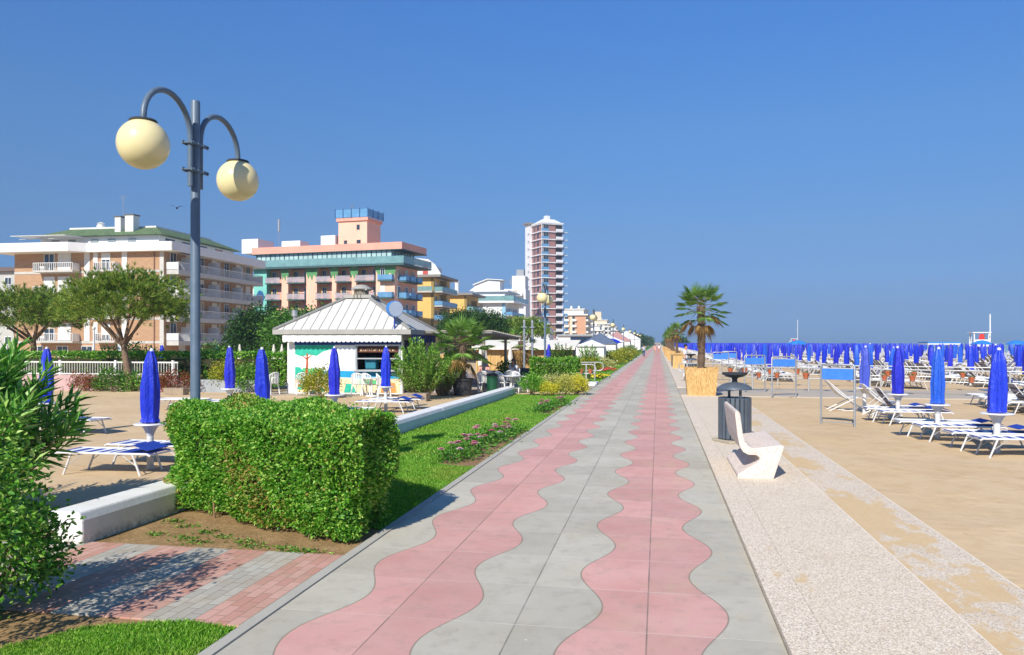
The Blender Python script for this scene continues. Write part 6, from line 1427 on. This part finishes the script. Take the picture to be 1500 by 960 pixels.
TW.box('corner_post', TSL, -.55,-.5,0,-.3,-.25,49.5); TW.box('blue_wing', M('blue_grey_panel', '#7ea0c4', .7, .1), 9.001,-.3,0,9.79,9,48.6); TW.box('stair_wing', TSL, -1.6,8.81,0,.0,12.0,50.2)
TW.box('roof', TSL, -.7,-.7,49.51,9.4,9.2,50.0); MB().raw([(0,0,50.0),(9,0,50.0),(9,9,50),(0,9,50),(1.6,2.0,51.6),(6.5,2.0,51.6),(6.5,7,51.2),(1.6,7,51.2)], [(0,3,2,1),(4,5,6,7),(0,1,5,4),(1,2,6,5),(2,3,7,6),(3,0,4,7)]).build('roof_crown', TSL, TW.t); TW.box('roof_wing', GRE, -2.6,8.0,50.22,.5,12.6,50.7); TW.box('lift_house', TSL, 3.4,3.2,51.61,5.2,5.2,53.2); antenna(TW, 4.2, 4, 53.2, 60)
TLOW = Hotel('white_low_block', 'white stepped block between the white hotel and the high tower', (-48.2,285), 0, 9.5, 10); TLOW.box('wall', TSL, -9.5,0,0,0,10,22); TLOW.box('upper_storey', TSL, -5.5,2,22.01,-.5,9,27)
for z in (8,12,16,19.5): TLOW.balcony('F', 1, 9, z, 1.5); TLOW.window('F', 3, z, 2, 2)
TLOW.box('roof_box', GREYW, -4,3,27.01,-1.2,6,29.4); TLOW.window('F', 1.5, 4, 2, 2)
TG = Hotel('grey_roofed_villa', 'low building with a blue grey sloping roof at the foot of the tower', (-34.5,250), 0, 9, 10, 'house'); TG.box('wall', WB, -9,0,0,0,10,5.6); hip(TG, -9.5,-.5,.5,10.5,5.61,4,4,9.6, M('blue_grey_roof', '#8fa0b2', .6, .1))
for u in (1.2,5): TG.window('F', u, 2.6, 1.6, 2.2)

# --- the distant row of hotels along the front
def far_hotel(name, label, loc, W, D, z, fh, wall, top, trim, cols, tower=None, band=None):
    h = Hotel(name, label, loc, 0, W, D); h.box('wall', wall, -W,0,0,0,D,z); n = int(z/fh)
    for k in range(n):
        zz = 1.0+k*fh
        for c in range(cols):
            u = W*(c+.5)/cols
            if band and c in band: h.part('balcony', trim, 'F', u-W/cols*.30, u+W/cols*.30, zz, zz+1.15, .001, 1.1); h.part('window', GLASSW, 'F', u-W/cols*.28, u+W/cols*.28, zz+1.2, zz+fh-.4, .001, .05)
            else: h.part('window', GLASSW, 'F', u-.55, u+.55, zz+.7, zz+fh-.6, .001, .06)
        if D > 6: h.part('balcony', trim, 'R', .5, D-.5, zz, zz+1.0, .001, 1.2)
    h.box('roof', trim, -W-1,-1,z+.01,1.2,D+.6,z+.7); h.box('penthouse', top, -W+1.5,1,z+.71,-1.2,D-1,z+3.0); h.box('penthouse_roof', trim, -W+.8,.4,z+3.01,-.6,D-.4,z+3.5)
    for k in range(3): h.box('chimney', trim, -W*(.25+.25*k)-.5,3,z+3.51,-W*(.25+.25*k)+.5,4.2,z+5.0)
    if tower: h.box('roof_tower', top, -W*.55,2,z+3.51,-W*.25,6,z+3.5+tower)
    return h
CREAM = M('cream_render', '#dccdb0', .8, .06, .3); TAN = M('tan_render', '#cf9d78', .8, .08, .3); OFFW = M('off_white', '#e3e0d6', .8, .05, .3); GREYP = M('pale_grey', '#c9cbc9', .8, .06, .3)
f1 = far_hotel('beige_hotel', 'distant beige and tan hotel with white balconies, right of the tower', (-36.4,400), 15.5, 30, 16.0, 3.0, CREAM, OFFW, OFFW, 4, band=(1,2,3)); f1.part('tan_panel', TAN, 'F', .2, 5.6, 0, 15.9, .061, .09); f1.part('tan_panel', TAN, 'F', 8.3, 9.0, 0, 15.9, .061, .12)
far_hotel('white_hotel', 'distant low white hotel between the beige hotel and the cream one', (-35.5,500), 15, 20, 9.5, 3.0, OFFW, OFFW, OFFW, 6)
far_hotel('cream_hotel', 'distant cream hotel with a yellow roof tower', (-36,580), 22, 30, 15.5, 3.1, OFFW, CREAM, OFFW, 6, tower=6, band=(0,2,4))
far_hotel('white_hotel', 'far white hotel behind the row of globe lamps, taller one', (-35,690), 20, 30, 12.5, 3.1, OFFW, GREYP, OFFW, 4, band=(0,1))
far_hotel('white_hotel', 'far white hotel near the vanishing point, lower one', (-34,820), 24, 40, 10, 3.2, GREYP, OFFW, OFFW, 4); far_hotel('white_hotel', 'farthest pale hotel closest to the vanishing point', (-32,980), 26, 60, 8, 3.2, OFFW, GREYP, OFFW, 4)
# a bird high over the brick hotel
t = thing('bird', 'small dark bird flying in the sky above the brick hotel', 'bird', (-26.4,39.4,9.6), .4); BIRD = M('bird_dark', '#23252a', .7)
MB().lathe([(.005,-.16),(.04,-.1),(.055,0),(.04,.08),(.03,.12),(.005,.17)], 8).build('body', BIRD, t, True).rotation_euler = (PI/2,0,0)
MB().face((0,-.06,.02),(.18,-.02,.14),(.42,.08,.10),(.18,.08,.13),(0,.07,.02)).face((0,-.06,.025),(-.18,-.02,.14),(-.42,.08,.10),(-.18,.08,.13),(0,.07,.025)).build('wings', BIRD, t, fix=False)
# sea air between the camera and the far hotels
hz = SH('sea_air'); hz.nt.nodes.remove(hz.bsdf); pv = hz.n('VolumePrincipled'); pv.inputs['Color'].default_value = (.80,.88,1,1); pv.inputs['Density'].default_value = HAZE_D; pv.inputs['Anisotropy'].default_value = .2
hz.lk(pv.outputs[0], hz.nt.nodes['Material Output'].inputs['Volume'])
o = MB().box(-260,-30,-1.2,420,1250,66).build('haze', hz.m); tag(o, 'thin pale sea haze softening the far hotels', 'haze', kind='stuff')
scene.cycles.volume_bounces = 0
# ------------------------------------------------------------------ camera and render
cam = bpy.data.cameras.new('camera'); co = bpy.data.objects.new('camera', cam); COL.objects.link(co)
co.location = (0, 0, 2.1); co.rotation_euler = (PI/2, 0, math.atan(214/1144))
cam.sensor_width = 36; cam.lens = 1144/1500*36; cam.shift_y = 22/1500; cam.clip_end = 20000; cam.clip_start = .05
scene.camera = co
vs = scene.view_settings; vs.view_transform = 'Standard'; vs.look = 'None'; vs.exposure = EXPOSURE; vs.gamma = 1; vs.use_curve_mapping = False
scene.cycles.max_bounces = 6; scene.cycles.diffuse_bounces = 3; scene.cycles.glossy_bounces = 2
scene.cycles.transmission_bounces = 4; scene.cycles.transparent_max_bounces = 6
scene.cycles.use_denoising = True
scene.cycles.caustics_reflective = False; scene.cycles.caustics_refractive = False
